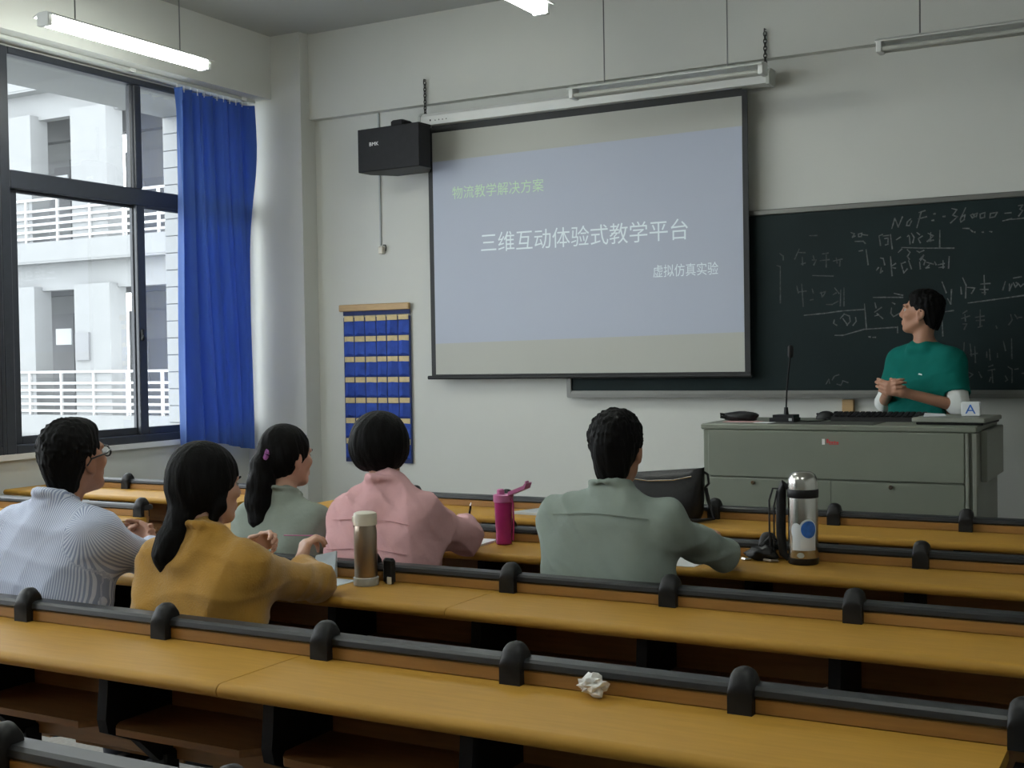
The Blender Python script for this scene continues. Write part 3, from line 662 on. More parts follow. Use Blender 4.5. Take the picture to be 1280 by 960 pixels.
def make_tray():
    r = thing('document_tray', 'flat grey box on the right end of the lectern', 'box', (-1.00, 6.22, ZP), math.radians(-4))
    MB().bbox(-.165, .145, -.10, .25, .0, .012, .003).build('foot', 'black_plastic', r)
    MB().bbox(-.18, .155, -.12, .26, .012, .034, .004).build('lid', 'podium_side', r)
    p = thing('folded_paper', 'small folded white paper on the flat grey box', 'paper', (-1.10, 6.23, ZP+.035), .3)
    MB().add([(-.055, -.02, 0), (.05, -.025, .002), (.055, .03, .002), (-.05, .03, .0), (-.05, -.018, .018), (.04, -.02, .012), (.045, .02, .011), (-.045, .022, .016)],
             [(0, 3, 2, 1), (4, 5, 6, 7), (0, 1, 5, 4), (1, 2, 6, 5), (2, 3, 7, 6), (3, 0, 4, 7)]).build('sheet', 'paper', p)
    c = thing('paper_box', 'small white box with a blue letter A on the grey box', 'box', (-.945, 6.30, ZP+.035), math.radians(4))
    MB().bbox(-.042, .042, -.035, .035, 0, .068, .003).build('carton', 'paper', c)
    text_mesh('letter', 'A', 'sticker_blue', c, (-.024, .024, .012, .056), plane_y=-.0355)
make_tray()

# ------------------------------------------------------------------ things on the desks
def make_flask():
    r = thing('bronze_flask', 'bronze steel flask with cream lid on the second desk row', 'flask', (-2.395, 3.318, ZT))
    MB().lathe([(.040, 0), (.042, .004), (.042, .026), (.038, .028)], n=28).build('base_ring', 'grey_plastic', r, smooth=True)
    MB().lathe([(.037, .026), (.038, .03), (.038, .178), (.036, .190), (.034, .198)], n=32).build('bottle_body', 'bronze_steel', r, smooth=True)
    MB().lathe([(.035, .198), (.0385, .199), (.039, .228), (.037, .238), (.028, .242)], n=28).build('lid', 'cream_plastic', r, smooth=True)
    MB().bbox(-.048, -.035, -.010, .010, .203, .227, .003).build('lid_catch', 'cream_plastic', r)
    MB().bbox(-.045, -.034, -.008, .008, .187, .205, .003).build('lid_hinge', 'bronze_steel', r)
    b = thing('rubber_band_case', 'dark pouch standing behind the bronze flask', 'pouch', (-2.335, 3.365, ZT))
    MB().bbox(-.022, .022, -.012, .012, 0, .085, .008).build('case', 'black_plastic', b)
    MB().bbox(.0, .018, -.016, -.012, .0, .025, .002).build('tag', 'cream_plastic', b)
make_flask()
def make_pink_bottle():
    r = thing('pink_bottle', 'translucent pink water bottle with open flip lid', 'bottle', (-2.41, 4.275, ZT))
    MB().lathe([(.028, 0), (.032, .004), (.032, .045), (.031, .050), (.033, .06), (.036, .165), (.037, .172)], n=28).build('bottle_body', 'pink_plastic', r, smooth=True)
    MB().lathe([(.038, .168), (.040, .170), (.040, .196), (.036, .199)], n=28).build('collar', 'pink_lid', r, smooth=True)
    MB().lathe([(.016, 0), (.015, .018), (.010, .022)], (-.012, 0, .198), 14).build('spout', 'pink_lid', r, smooth=True)
    f = MB().prism([(0, 0), (.075, .030), (.083, .052), (.078, .054), (.068, .042), (.0, .016)], 'y', -.024, .024).build('flip_lid', 'pink_lid', r, (.034, 0, .196))
    MB().bbox(.070, .078, -.012, .012, .046, .060, .002).build('lid_tab', 'pink_lid', f)
    MB().tube([(.036, -.01, .185), (.05, -.012, .17), (.053, -.013, .10), (.05, -.014, .02)], .0035, 6).build('strap', 'pink_plastic', r, smooth=True)
make_pink_bottle()
def make_thermos():
    r = thing('steel_thermos', 'tall stainless steel thermos with black strap and blue sticker', 'thermos', (-1.208, 4.292, ZT))
    MB().lathe([(.050, 0), (.053, .004), (.053, .022), (.051, .024)], n=32).build('base', 'black_plastic', r, smooth=True)
    MB().lathe([(.0515, .022), (.052, .026), (.052, .232), (.0515, .236)], n=40).build('bottle_body', 'steel', r, smooth=True)
    MB().lathe([(.052, .262), (.052, .285), (.050, .300), (.043, .315), (.030, .323), (.010, .326)], n=40).build('cup_lid', 'steel', r, smooth=True)
    MB().lathe([(.053, .234), (.0545, .236), (.0545, .262), (.053, .264)], n=40).build('collar', 'black_plastic', r, smooth=True)
    h = MB().tube([(-.05, .0, .262), (-.068, .0, .278), (-.078, -.0, .25), (-.080, -.0, .10), (-.072, 0, .03), (-.052, 0, .012)], [.010, .016, .018, .017, .014, .010], 10).build('handle', 'black_plastic', r, smooth=True)
    MB().tube([(-.078, -.01, .262), (-.105, -.01, .262), (-.118, -.012, .22), (-.118, -.012, .10), (-.112, -.014, .03)], .0035, 6).build('strap', 'black_plastic', r, smooth=True)
    MB().tube([(-.088, -.014, .255), (-.100, -.016, .20), (-.100, -.016, .06)], .003, 6).build('strap', 'black_plastic', r, smooth=True)
    # sticker on the curved side, facing the rear of the room and to the right
    def patch(name, m, fn, rad, a0, a1, z0, z1, n=16, k=10):
        vs = []; fs = []
        for j in range(k+1):
            for i in range(n+1):
                u, v = i/n*2-1, j/k*2-1
                uu, vv = fn(u, v); a = math.radians((a0+a1)/2+(a1-a0)/2*uu); z = (z0+z1)/2+(z1-z0)/2*vv
                vs.append((rad*math.cos(a), rad*math.sin(a), z))
        for j in range(k):
            for i in range(n): a = j*(n+1)+i; fs.append((a, a+1, a+n+2, a+n+1))
        return MB().add(vs, fs).build(name, m, r, smooth=True)
    def ov(u, v):
        return u*math.sqrt(max(0, 1-v*v/2)), v*math.sqrt(max(0, 1-u*u/2))
    C = -73
    patch('sticker', 'sticker_white', lambda u, v: (u, v), .0525, C-46, C+50, .052, .118)
    patch('sticker', 'sticker_white', ov, .0525, C-18, C+54, .088, .162)
    patch('sticker', 'sticker_white', ov, .0525, C-52, C-6, .092, .148)
    patch('sticker_oval', 'sticker_blue', ov, .0530, C-10, C+50, .096, .156)
    patch('sticker_print', 'grey_plastic', ov, .0530, C-26, C+2, .026, .045)
    patch('sticker_print', 'paper', lambda u, v: (u, v), .0530, C-12, C+47, .060, .090)
make_thermos()
o = blob('key_pouch', 'small black pouch with keys beside the steel thermos', 'pouch', 'leather_black', (-1.365, 4.305, ZT), .055, .035, .03, 11, .2)
MB().tube([(.02, -.03, .006), (.05, -.045, .006), (.07, -.03, .006)], .006, 6).build('key', 'bronze_steel', o, smooth=True)
MB().tube([(-.03, -.03, .006), (-.045, -.045, .006), (-.06, -.03, .005)], .006, 6).build('key', 'steel', o, smooth=True)
MB().tube([(.0, .0, .05), (.03, .02, .085), (.06, .03, .06)], .006, 6).build('loop', 'leather_black', o, smooth=True)

def crumple(name, label, loc, r, seed):
    q = random.Random(seed); b = MB().sphere((0, 0, 0), 1, 14, 9); out = []
    for (x, y, z) in b.v:
        s = 1+.30*math.sin(5.1*x+3.7*z+seed)*math.sin(4.3*y-2.2*x+seed*2)+.18*math.sin(9*z+6*y+seed)
        out.append((x*r[0]*s, y*r[1]*s, z*r[2]*s))
    zm = min(p[2] for p in out); b.v = [(x, y, z-zm) for x, y, z in out]
    o = thing(name, label, 'tissue', loc); b.build('ball', 'tissue', o); return o
crumple('crumpled_tissue', 'crumpled white tissue lying on the foreground desk', (-1.145, 2.415, ZT), (.032, .022, .021), 4)
crumple('crumpled_tissue', 'small crumpled paper on the book shelf under the second desk row', (-.84, 3.22, ZT-.177), (.024, .02, .018), 9)
def sheet(name, label, cat, pts, z, m, th=.002, curl=0):
    c = [sum(p[i] for p in pts)/len(pts) for i in (0, 1)]
    o = thing(name, label, cat, (c[0], c[1], z))
    MB().prism([(p[0]-c[0], p[1]-c[1]) for p in pts], 'z', 0, th).build('sheet', m, o); return o
sheet('paper_sheet', 'white paper sheet on the desk beside the bronze flask', 'paper', [(-2.66, 3.16), (-2.47, 3.165), (-2.465, 3.365), (-2.65, 3.37)], ZT, 'paper_blue')
n = sheet('notebook', 'open white notebook under the pen of the pink jacket wearer', 'notebook', [(-2.63, 4.09), (-2.46, 4.11), (-2.47, 4.33), (-2.65, 4.33)], ZT, 'paper', .008)
sheet('paper_sheet', 'white paper sheet under the forearm of the grey-green shirt wearer', 'paper', [(-1.72, 4.07), (-1.53, 4.06), (-1.52, 4.26), (-1.71, 4.28)], ZT, 'paper')
sheet('silver_notebook', 'closed silver-grey notebook on the front desk row', 'notebook', [(-2.84, 5.12), (-2.56, 5.10), (-2.54, 5.28), (-2.78, 5.29)], ZT, 'grey_plastic', .012)
def glasses_case():
    r = thing('plastic_pouch', 'pale crumpled plastic pouch standing by the mustard sleeve', 'pouch', (-2.62, 3.375, ZT), .2)
    MB().add([(-.05, -.01, 0), (.05, -.012, 0), (.05, .014, 0), (-.05, .012, 0), (-.02, -.004, .075), (.055, -.002, .092), (.055, .004, .09), (-.02, .004, .074)],
             [(0, 3, 2, 1), (4, 5, 6, 7), (0, 1, 5, 4), (1, 2, 6, 5), (2, 3, 7, 6), (3, 0, 4, 7)]).build('wrap', 'paper_blue', r)
glasses_case()
w = thing('white_scrap', 'small white paper scrap by the ponytail wearer arm', 'paper', (-3.33, 4.24, ZT))
MB().add([(-.04, -.02, 0), (.05, -.015, 0), (.04, .03, 0), (-.03, .03, 0), (-.025, .01, .045)], [(0, 3, 2, 1), (0, 1, 4), (1, 2, 4), (2, 3, 4), (3, 0, 4)]).build('sheet', 'paper', w)
def make_bag():
    r = thing('leather_bag', 'black leather shoulder bag standing on the front desk row', 'bag', (-2.09, 5.19, ZT), math.radians(4))
    # soft body: cross sections from bottom to top
    secs = [(0.0, .155, .070), (.03, .172, .082), (.09, .176, .080), (.15, .180, .062), (.20, .184, .038), (.228, .186, .018)]
    vs = []; n = 28
    for z, a, b in secs:
        for k in range(n):
            t = 2*math.pi*k/n; c, s = math.cos(t), math.sin(t)
            x = a*math.copysign(abs(c)**.45, c); y = b*math.copysign(abs(s)**.6, s)
            y += .008*math.sin(23*x+30*z)*(1-z/.3); zz = z+.014*(x/.18)*(z/.228)-.012*(1-(x/.19)**2)*(z/.228)
            vs.append((x, y, zz))
    fs = [(i*n+k, i*n+(k+1) % n, (i+1)*n+(k+1) % n, (i+1)*n+k) for i in range(len(secs)-1) for k in range(n)]
    fs += [tuple(range(n-1, -1, -1)), tuple(range((len(secs)-1)*n, len(secs)*n))]
    MB().add(vs, fs).build('bag_body', 'leather_black', r, smooth=60)
    MB().tube([(-.15, -.05, .19), (-.06, -.06, .182), (.06, -.06, .188), (.14, -.05, .205)], .003, 6).build('zip', 'steel', r, smooth=True)
    MB().tube([(.175, 0, .225), (.200, 0, .21), (.205, 0, .17), (.185, 0, .15)], .006, 8).build('ring', 'leather_black', r, smooth=True)
    MB().tube([(-.17, 0, .22), (-.21, -.03, .12), (-.19, -.07, .02), (.0, -.095, .012), (.17, -.07, .012), (.23, -.02, .016), (.20, .0, .10), (.19, 0, .15)], .009, 8).build('strap', 'leather_black', r, smooth=True)
make_bag()
# ------------------------------------------------------------------ people: distance-field bodies meshed by surface nets
F32 = np.float32
def vec(*a): return np.array(a, dtype=float)
def unit(v): v = np.asarray(v, float); return v/np.linalg.norm(v)
class Field:
    """collects primitives; each is only evaluated in its own neighbourhood"""
    def __init__(s): s.p = []
    def cone(s, a, b, ra, rb, k=.02): s.p.append(('c', np.asarray(a, float), np.asarray(b, float), ra, rb, k, 0)); return s
    def ball(s, c, r, k=.02): return s.cone(c, np.asarray(c, float)+1e-4, r, r, k)
    def ell(s, c, r, R=None, k=.02): s.p.append(('e', np.asarray(c, float), np.asarray(r, float), np.eye(3) if R is None else R, 0, k, 0)); return s
    def cut_ell(s, c, r, R=None, k=.01): s.p.append(('e', np.asarray(c, float), np.asarray(r, float), np.eye(3) if R is None else R, 0, k, 1)); return s
    def cut_cone(s, a, b, ra, rb, k=.01): s.p.append(('c', np.asarray(a, float), np.asarray(b, float), ra, rb, k, 1)); return s
    def plane(s, o, n, k=.004): s.p.append(('p', np.asarray(o, float), unit(n), 0, 0, k, 1)); return s     # keeps the side where (p-o).n < 0
    def bounds(s):
        lo, hi = np.full(3, 9e9), np.full(3, -9e9)
        for q in s.p:
            if q[6]: continue
            if q[0] == 'c': l, h = np.minimum(q[1]-q[3], q[2]-q[4]), np.maximum(q[1]+q[3], q[2]+q[4])
            else: m = (np.abs(q[3])@q[2]); l, h = q[1]-m, q[1]+m
            lo, hi = np.minimum(lo, l), np.maximum(hi, h)
        return lo, hi
    def mesh(s, res, noise=None):
        lo, hi = s.bounds(); lo = lo-4*res-.012; hi = hi+4*res+.012
        n = np.ceil((hi-lo)/res).astype(int)+1
        f = np.full(n, .5, F32)
        ax = [(lo[i]+res*np.arange(n[i])).astype(F32) for i in range(3)]
        for (t, a, b, c, d, k, neg) in s.p:
            if t == 'p': l, h = lo, hi
            elif t == 'c': l, h = np.minimum(a-c, b-d), np.maximum(a+c, b+d)
            else: m = np.abs(c)@b; l, h = a-m, a+m
            mg = k*1.3+2*res+.012
            i0 = np.clip(((l-mg-lo)/res).astype(int), 0, n); i1 = np.clip(((h+mg-lo)/res).astype(int)+2, 0, n)
            if (i1 <= i0).any(): continue
            sl = tuple(slice(u, v) for u, v in zip(i0, i1))
            X, Y, Z = ax[0][sl[0]][:, None, None], ax[1][sl[1]][None, :, None], ax[2][sl[2]][None, None, :]
            if t == 'p': D = (X-F32(a[0]))*F32(b[0])+(Y-F32(a[1]))*F32(b[1])+(Z-F32(a[2]))*F32(b[2])
            elif t == 'c':
                ba = b-a; L2 = float(ba@ba)+1e-12
                px, py, pz = X-F32(a[0]), Y-F32(a[1]), Z-F32(a[2])
                h_ = np.clip((px*F32(ba[0])+py*F32(ba[1])+pz*F32(ba[2]))/F32(L2), 0, 1)
                D = np.sqrt((px-h_*F32(ba[0]))**2+(py-h_*F32(ba[1]))**2+(pz-h_*F32(ba[2]))**2)-(F32(c)+h_*F32(d-c))
            else:
                R = c; px, py, pz = X-F32(a[0]), Y-F32(a[1]), Z-F32(a[2])
                q = [(px*F32(R[0, i])+py*F32(R[1, i])+pz*F32(R[2, i])) for i in range(3)]
                k0 = np.sqrt((q[0]/F32(b[0]))**2+(q[1]/F32(b[1]))**2+(q[2]/F32(b[2]))**2)
                k1 = np.sqrt((q[0]/F32(b[0]**2))**2+(q[1]/F32(b[1]**2))**2+(q[2]/F32(b[2]**2))**2)+F32(1e-6)
                D = k0*(k0-1)/k1
            cur = f[sl]; kk = F32(max(k, 1e-4))
            if not neg:
                w = np.clip(F32(.5)+F32(.5)*(D-cur)/kk, 0, 1); f[sl] = D+(cur-D)*w-kk*w*(1-w)
            else:
                if t != 'p': D = -D
                w = np.clip(F32(.5)-F32(.5)*(D-cur)/kk, 0, 1); f[sl] = D+(cur-D)*w+kk*w*(1-w)
        if noise is not None: f += noise(ax[0][:, None, None], ax[1][None, :, None], ax[2][None, None, :]).astype(F32)
        return nets(f, lo, res)
def nets(f, lo, h):
    s = f < 0; n = f.shape
    c = [(i, j, k) for i in (0, 1) for j in (0, 1) for k in (0, 1)]
    def sub(A, o): return A[o[0]:n[0]-1+o[0], o[1]:n[1]-1+o[1], o[2]:n[2]-1+o[2]]
    cnt = sum(sub(s, o).astype(np.int8) for o in c)
    act = (cnt > 0) & (cnt < 8)
    I = np.argwhere(act); vid = np.full(act.shape, -1, np.int32); vid[act] = np.arange(len(I))
    val = np.stack([f[I[:, 0]+o[0], I[:, 1]+o[1], I[:, 2]+o[2]] for o in c], 1)
    acc = np.zeros((len(I), 3)); num = np.zeros(len(I))
    for a in range(8):
        for b in range(a+1, 8):
            if sum(abs(c[a][t]-c[b][t]) for t in range(3)) != 1: continue
            m = (val[:, a] < 0) != (val[:, b] < 0)
            t = val[m, a]/(val[m, a]-val[m, b]); pa, pb = np.array(c[a], float), np.array(c[b], float)
            acc[m] += pa+(pb-pa)*t[:, None]; num[m] += 1
    V = lo+h*(I+acc/num[:, None])
    Fs = []
    for axis in range(3):
        u, v = (axis+1) % 3, (axis+2) % 3
        A = [slice(None)]*3; B = [slice(None)]*3; A[axis] = slice(0, -1); B[axis] = slice(1, None)
        s0, s1 = s[tuple(A)], s[tuple(B)]
        E = np.argwhere(s0 != s1); ok = (E[:, u] > 0) & (E[:, v] > 0) & (E[:, u] < n[u]-1) & (E[:, v] < n[v]-1); E = E[ok]
        ins = s0[E[:, 0], E[:, 1], E[:, 2]]
        def cell(du, dv):
            q = E.copy(); q[:, u] -= du; q[:, v] -= dv; return vid[q[:, 0], q[:, 1], q[:, 2]]
        Q = np.stack([cell(1, 1), cell(0, 1), cell(0, 0), cell(1, 0)], 1)
        Q[~ins] = Q[~ins][:, ::-1]; Fs.append(Q)
    return V, np.concatenate(Fs)
def np_mesh(name, V, Q, m):
    me = bpy.data.meshes.new(name); me.vertices.add(len(V)); me.vertices.foreach_set('co', V.astype(F32).ravel())
    me.loops.add(len(Q)*4); me.loops.foreach_set('vertex_index', Q.astype(np.int32).ravel())
    me.polygons.add(len(Q)); me.polygons.foreach_set('loop_start', np.arange(0, len(Q)*4, 4, dtype=np.int32))
    me.polygons.foreach_set('use_smooth', np.ones(len(Q), bool))
    me.update(calc_edges=True); me.validate(); me.materials.append(MATS[m]); return me
def rot(yaw=0, pitch=0, roll=0):
    """columns: right, forward, up of a head turned by yaw (left +), pitch (up +), roll"""
    cy, sy, cp, sp, cr, sr = math.cos(yaw), math.sin(yaw), math.cos(pitch), math.sin(pitch), math.cos(roll), math.sin(roll)
    Rz = np.array([[cy, -sy, 0], [sy, cy, 0], [0, 0, 1]]); Rx = np.array([[1, 0, 0], [0, cp, -sp], [0, sp, cp]]); Ry = np.array([[cr, 0, sr], [0, 1, 0], [-sr, 0, cr]])
    return Rz@Rx@Ry
def folds(seed, amp, sc=1.0):
    """soft random creases: a few warped waves, sharpened into ridges"""
    q = random.Random(seed)
    W_ = [([q.uniform(-1, 1)*20*sc, q.uniform(-1, 1)*20*sc, q.uniform(-1, 1)*26*sc], q.uniform(0, 6.28)) for _ in range(6)]
    def fn(X, Y, Z):
        w = np.sin(X*9+Z*7+seed)*.9+np.sin(Y*11-Z*8+seed*2)*.8
        o = 0
        for i, (k, p) in enumerate(W_):
            s_ = np.sin(X*k[0]+Y*k[1]+Z*k[2]+p+w*(1+i*.5))
            o = o+(1-np.abs(s_))**2-.35 if i < 3 else o+.5*s_
        return -amp*o*.8
    return fn
def add_head(F, c, R, sc=1.0, ear=True):
    T = lambda *p: c+R@(vec(*p)*sc)
    E = lambda p, r, k=.02: F.ell(T(*p), vec(*r)*sc, R, k)
    C = lambda p, q, a, b, k=.01: F.cone(T(*p), T(*q), a*sc, b*sc, k)
    E((0, -.018, .030), (.074, .094, .088)); E((0, .030, -.035), (.060, .062, .082), .03); E((0, .064, -.094), (.026, .022, .020), .02)
    for s in (-1, 1):
        C((s*.054, -.005, -.045), (s*.022, .064, -.092), .018, .014, .02); E((s*.042, .058, -.018), (.024, .026, .022), .02)
        C((s*.016, .088, .030), (s*.046, .074, .026), .011, .009, .012)
        C((s*.011, .098, -.028), (s*.009, .096, -.030), .0085, .008, .008)
        if ear:
            E((s*.077, -.010, -.008), (.010, .022, .032), .006); E((s*.076, -.004, -.036), (.007, .009, .012), .006)
    C((0, .088, .022), (0, .104, -.020), .008, .0110, .012)
    C((-.020, .088, -.056), (.020, .088, -.056), .0065, .0065, .008); C((-.017, .087, -.068), (.017, .087, -.068), .0075, .0075, .008)
    for s in (-1, 1):
        F.cut_ell(T(s*.031, .100, .007), vec(.016, .012, .009)*sc, R, .01)
        if ear: F.cut_ell(T(s*.086, -.008, -.004), vec(.006, .011, .018)*sc, R, .006)
    F.cut_cone(T(-.020, .099, -.062), T(.020, .099, -.062), .0035, .0035, .004)
    return T
def add_hand(F, w, d, th, right, curls=(.5, .5, .5, .5), thumb=(.6, .6), sc=1.0):
    d = unit(d); th = np.asarray(th, float); th = unit(th-d*(th@d)); n = np.cross(d, th)*(-1 if right else 1)
    w = np.asarray(w, float)
    for i, (o, dist, ln) in enumerate(((.027, .084, (.042, .026, .020)), (.009, .089, (.046, .029, .021)), (-.010, .084, (.042, .027, .020)), (-.027, .075, (.034, .020, .018)))):
        m = w+(d*dist+th*o)*sc
        F.cone(w+th*o*.45*sc+d*.012, m, .0155*sc, .0115*sc, .012)
        p = m; ang = 0
        for j, l in enumerate(ln):
            ang += curls[i]*(1, 1.15, .8)[j]
            q = p+(d*math.cos(ang)+n*math.sin(ang)+th*o*.8*(j == 0))*l*sc
            F.cone(p, q, (.0092, .0085, .0078)[j]*sc, (.0085, .0078, .0065)[j]*sc, .004); p = q
    b = w+(d*.022+th*.024)*sc; dd = unit(d*.75+th*(.75*thumb[0]+.2)+n*.35); m = b+dd*.038*sc
    F.cone(b, m, .0135*sc, .0105*sc, .012); dd2 = unit(d*.9+th*(.5*thumb[1]-.1)+n*.55); F.cone(m, m+dd2*.032*sc, .0105*sc, .008*sc, .004)
def add_torso(F, H, Sh, sw, bulk, g=0.0, k=.06, neck=None, belly=1.0):
    """H hip centre, Sh middle of the shoulder line, sw half distance between the shoulder joints"""
    H, Sh = np.asarray(H, float), np.asarray(Sh, float); x = vec(1, 0, 0)
    for t, a, r in ((0, .088, .118), (.30, .084, .112*belly), (.58, .092, .104), (.80, .102, .086)):
        c = H+(Sh-H)*t; F.cone(c-x*a*bulk, c+x*a*bulk, r*bulk+g, r*bulk+g, k)
    if g > 0:                                      # cloth hanging from the shoulders to the hips
        for s in (-1, 1): F.cone(Sh+vec(s*(sw-.06), .0, -.09), H+vec(s*.118, 0, .06), .060+g, .072+g, .05)
    nk = Sh+vec(0, .012, .085) if neck is None else np.asarray(neck, float)
    for s in (-1, 1):
        tip = Sh+x*s*(sw-.02)
        F.cone(Sh+vec(s*.03, -.005, -.01), tip+vec(0, 0, -.012), .068*bulk+g, .046*bulk+g, .05)
        F.cone(nk-vec(0, .014, .010), tip+vec(0, -.004, -.004), .046+g*.5, .036*bulk+g, .03)
def make_person(name, label, loc, yaw, sp):
    root = thing(name, label, 'person', loc, yaw)
    bulk, sw = sp.get('bulk', 1.0), sp['sw']; H, Sh = vec(*sp['hip']), vec(*sp['sh']); hc = vec(*sp['head'])
    R = rot(*[math.radians(a) for a in sp.get('turn', (0, 0, 0))]); sc = sp.get('hs', 1.0)
    nk = Sh+vec(0, .014, .088)
    skin = sp['skin']
    # ---- body
    B = Field(); add_torso(B, H, Sh, sw, bulk*.93, 0, neck=nk)
    T = add_head(B, hc, R, sc)
    B.cone(nk+vec(0, .012, -.05), T(0, -.028, -.055), .050*sp.get('nw', 1), .051*sp.get('nw', 1), .025)
    for s, key in ((1, 'R'), (-1, 'L')):
        el, wr, d, th, curls, thumb = sp['arm'][key]
        sh = Sh+vec(s*(sw-.014), 0, -.03)
        B.cone(sh, el, .041*bulk, .034*bulk, .03); B.cone(el, vec(*wr)-unit(d)*.0, .034*bulk, .0255, .02); B.cone(wr, vec(*wr)+unit(d)*.03, .0255, .020, .02)
        add_hand(B, wr, d, th, s > 0, curls, thumb, sp.get('hand', 1.0))
    legs = sp['legs']
    for s in (-1, 1):
        hp, kn, an, toe = [vec(s*p[0], p[1], p[2]) for p in legs]
        B.cone(hp, kn, .078, .055, .03); B.cone(kn, an, .054, .034, .02); B.cone(an, toe, .034, .026, .02)
    V, Q = B.mesh(sp.get('res', .006)); link('body', np_mesh('body', V, Q, skin), root)
    # ---- shirt
    g = sp.get('loose', .014); C = Field(); add_torso(C, H, Sh, sw, bulk, g, neck=nk-vec(0, 0, sp.get('necklow', .012)), belly=sp.get('belly', 1.0))
    for s, key in ((1, 'R'), (-1, 'L')):
        el, wr = [np.asarray(q, float) for q in sp['arm'][key][:2]]; sh = Sh+vec(s*(sw-.016), .0, -.034); gl = sp.get('sl', .016)
        if sp['sleeve'] == 'long':
            C.cone(sh, el, .044*bulk+gl, .037*bulk+gl, .06); e2 = el+(wr-el)*sp.get('cuff', .88)
            C.cone(el, e2, .037*bulk+gl, .027+gl*.7, .03); C.cone(e2-(e2-el)*.08, e2, .031+gl*.7, .031+gl*.7, .006)
        else:
            e1 = sh+(el-sh)*.72; C.cone(sh, e1, .044*bulk+gl, .046*bulk+gl, .06)
            dd = unit(el-sh); C.cut_cone(e1+dd*.055, e1+dd*.20, .085, .085, .004)
    if sp.get('crew'): C.cone(nk+vec(-.036, .030, -.040), nk+vec(.036, .030, -.040), .046, .046, .02)
    if sp.get('collar'):
        cz = sp['collar']; m = nk+vec(0, -.006, .008); C.cone(nk+vec(-.028, -.028, -.012), nk+vec(.028, -.028, -.012), .043, .043, .02)
        for i in range(14):
            a0, a1 = 2*math.pi*i/14, 2*math.pi*(i+1)/14
            pt = lambda a: m+vec(.060*math.cos(a), .064*math.sin(a), -.022*math.sin(a))
            C.cone(pt(a0), pt(a1), .014*cz, .014*cz, .010)
    C.cut_cone(nk+vec(0, .034, sp.get('cutz', .03)), nk+vec(0, .04, .20), .044, .050, .006)
    C.plane(H+vec(0, 0, sp.get('hem', -.06)), (0, 0, -1))
    V, Q = C.mesh(sp.get('cres', .007), folds(sp.get('seed', 1), sp.get('fold', .0035), sp.get('fsc', 1.0)))
    shirt = link(sp['garment'], np_mesh(sp['garment'], V, Q, sp['cloth']), root)
    if sp.get('stripes'):
        ax_ = Sh-H; t = np.clip(((V-H)@ax_)/(ax_@ax_), 0, 1); c = H+t[:, None]*ax_; best = np.linalg.norm((V-c)/vec(1.9, 1, 1), axis=1)
        coord = (V[:, 0]-c[:, 0])*1.0+.06*np.sign(V[:, 1]-c[:, 1])*np.abs(V[:, 0])
        for s_, key in ((1, 'R'), (-1, 'L')):
            el, wr = [np.asarray(q, float) for q in sp['arm'][key][:2]]; sh = Sh+vec(s_*sw, 0, -.008)
            for a, b in ((sh, el), (el, wr)):
                ba = b-a; t = np.clip(((V-a)@ba)/(ba@ba), 0, 1); q = V-(a+t[:, None]*ba); d = np.linalg.norm(q, axis=1)
                u1 = unit(np.cross(ba, vec(.3, .1, 1))); u2 = unit(np.cross(ba, u1)); m = (d < best) & (np.abs(V[:, 0]-Sh[0]) > sw*.72)
                coord[m] = (np.arctan2(q[:, :]@u2, q[:, :]@u1)*.055)[m]; best = np.where(m, d, best)
        at_ = shirt.data.attributes.new('stripe', 'FLOAT', 'POINT'); at_.data.foreach_set('value', coord.astype(F32))
    for fn in sp.get('extra_shirt', []): fn(root, shirt, T, R)
    for z_, half in sp.get('seams', []):          # stitched seams across the back
        pts = []
        for i in range(25):
            x_ = Sh[0]+half*(i/12-1); zz = z_+.012*math.cos(math.pi*(i/12-1)*.5)
            m = (np.abs(V[:, 0]-x_) < .012) & (np.abs(V[:, 2]-zz) < .012)
            if m.any(): pts.append((x_, float(V[m, 1].min())-.0005, zz))
        if len(pts) > 4: MB().tube(pts, .0019, 6).build('seam', sp['cloth'], root, smooth=True)
    if sp.get('chest_mark'):
        x_, zz, w_ = sp['chest_mark']; m = (np.abs(V[:, 0]-x_) < .01) & (np.abs(V[:, 2]-zz) < .01); y_ = float(V[m, 1].max())
        MB().prism([(x_-w_, zz-.003), (x_+w_, zz+.001), (x_+w_*.8, zz+.008), (x_-w_*.7, zz+.005)], 'y', y_-.004, y_+.0015).build('chest_mark', 'white_print', root)
    # ---- trousers and shoes
    P = Field(); P.cone(H-vec(.085, 0, .02), H+vec(.085, 0, -.02), .128*bulk, .128*bulk, .05)
    for s in (-1, 1):
        hp, kn, an, toe = [vec(s*p[0], p[1], p[2]) for p in legs]
        P.cone(hp, kn, .086, .066, .04); P.cone(kn, an, .066, .050, .03)
    V, Q = P.mesh(.010); link('trousers', np_mesh('trousers', V, Q, sp.get('pants', 'denim_dark')), root)
    for s in (-1, 1):
        hp, kn, an, toe = [vec(s*p[0], p[1], p[2]) for p in legs]
        Z = Field().cone(an-vec(0, .03, .035), toe, .042, .038, .03).cone(an, an-vec(0, 0, .04), .045, .045, .03).plane(vec(0, 0, .004), (0, 0, -1))
        V, Q = Z.mesh(.009); link('shoe', np_mesh('shoe', V, Q, 'shoe_dark'), root)
    # ---- eyes and brows
    for s in (-1, 1):
        e = MB().sphere((0, 0, 0), .0118*sc, 12, 8).build('eye', 'eye_white', root, smooth=True); e.location = T(s*.031, .0745, .006)
        pu = MB().sphere((0, 0, 0), (.0055*sc, .0035*sc, .0055*sc), 10, 6).build('iris', 'eye_dark', e, smooth=True); pu.location = R@vec(0, .0100*sc, 0)
        MB().tube([tuple(T(s*.014, .0985, .024)), tuple(T(s*.030, .0965, .029)), tuple(T(s*.048, .083, .025))], [.003, .0035, .002], 6).build('eyebrow', 'hair_black', root, smooth=True)
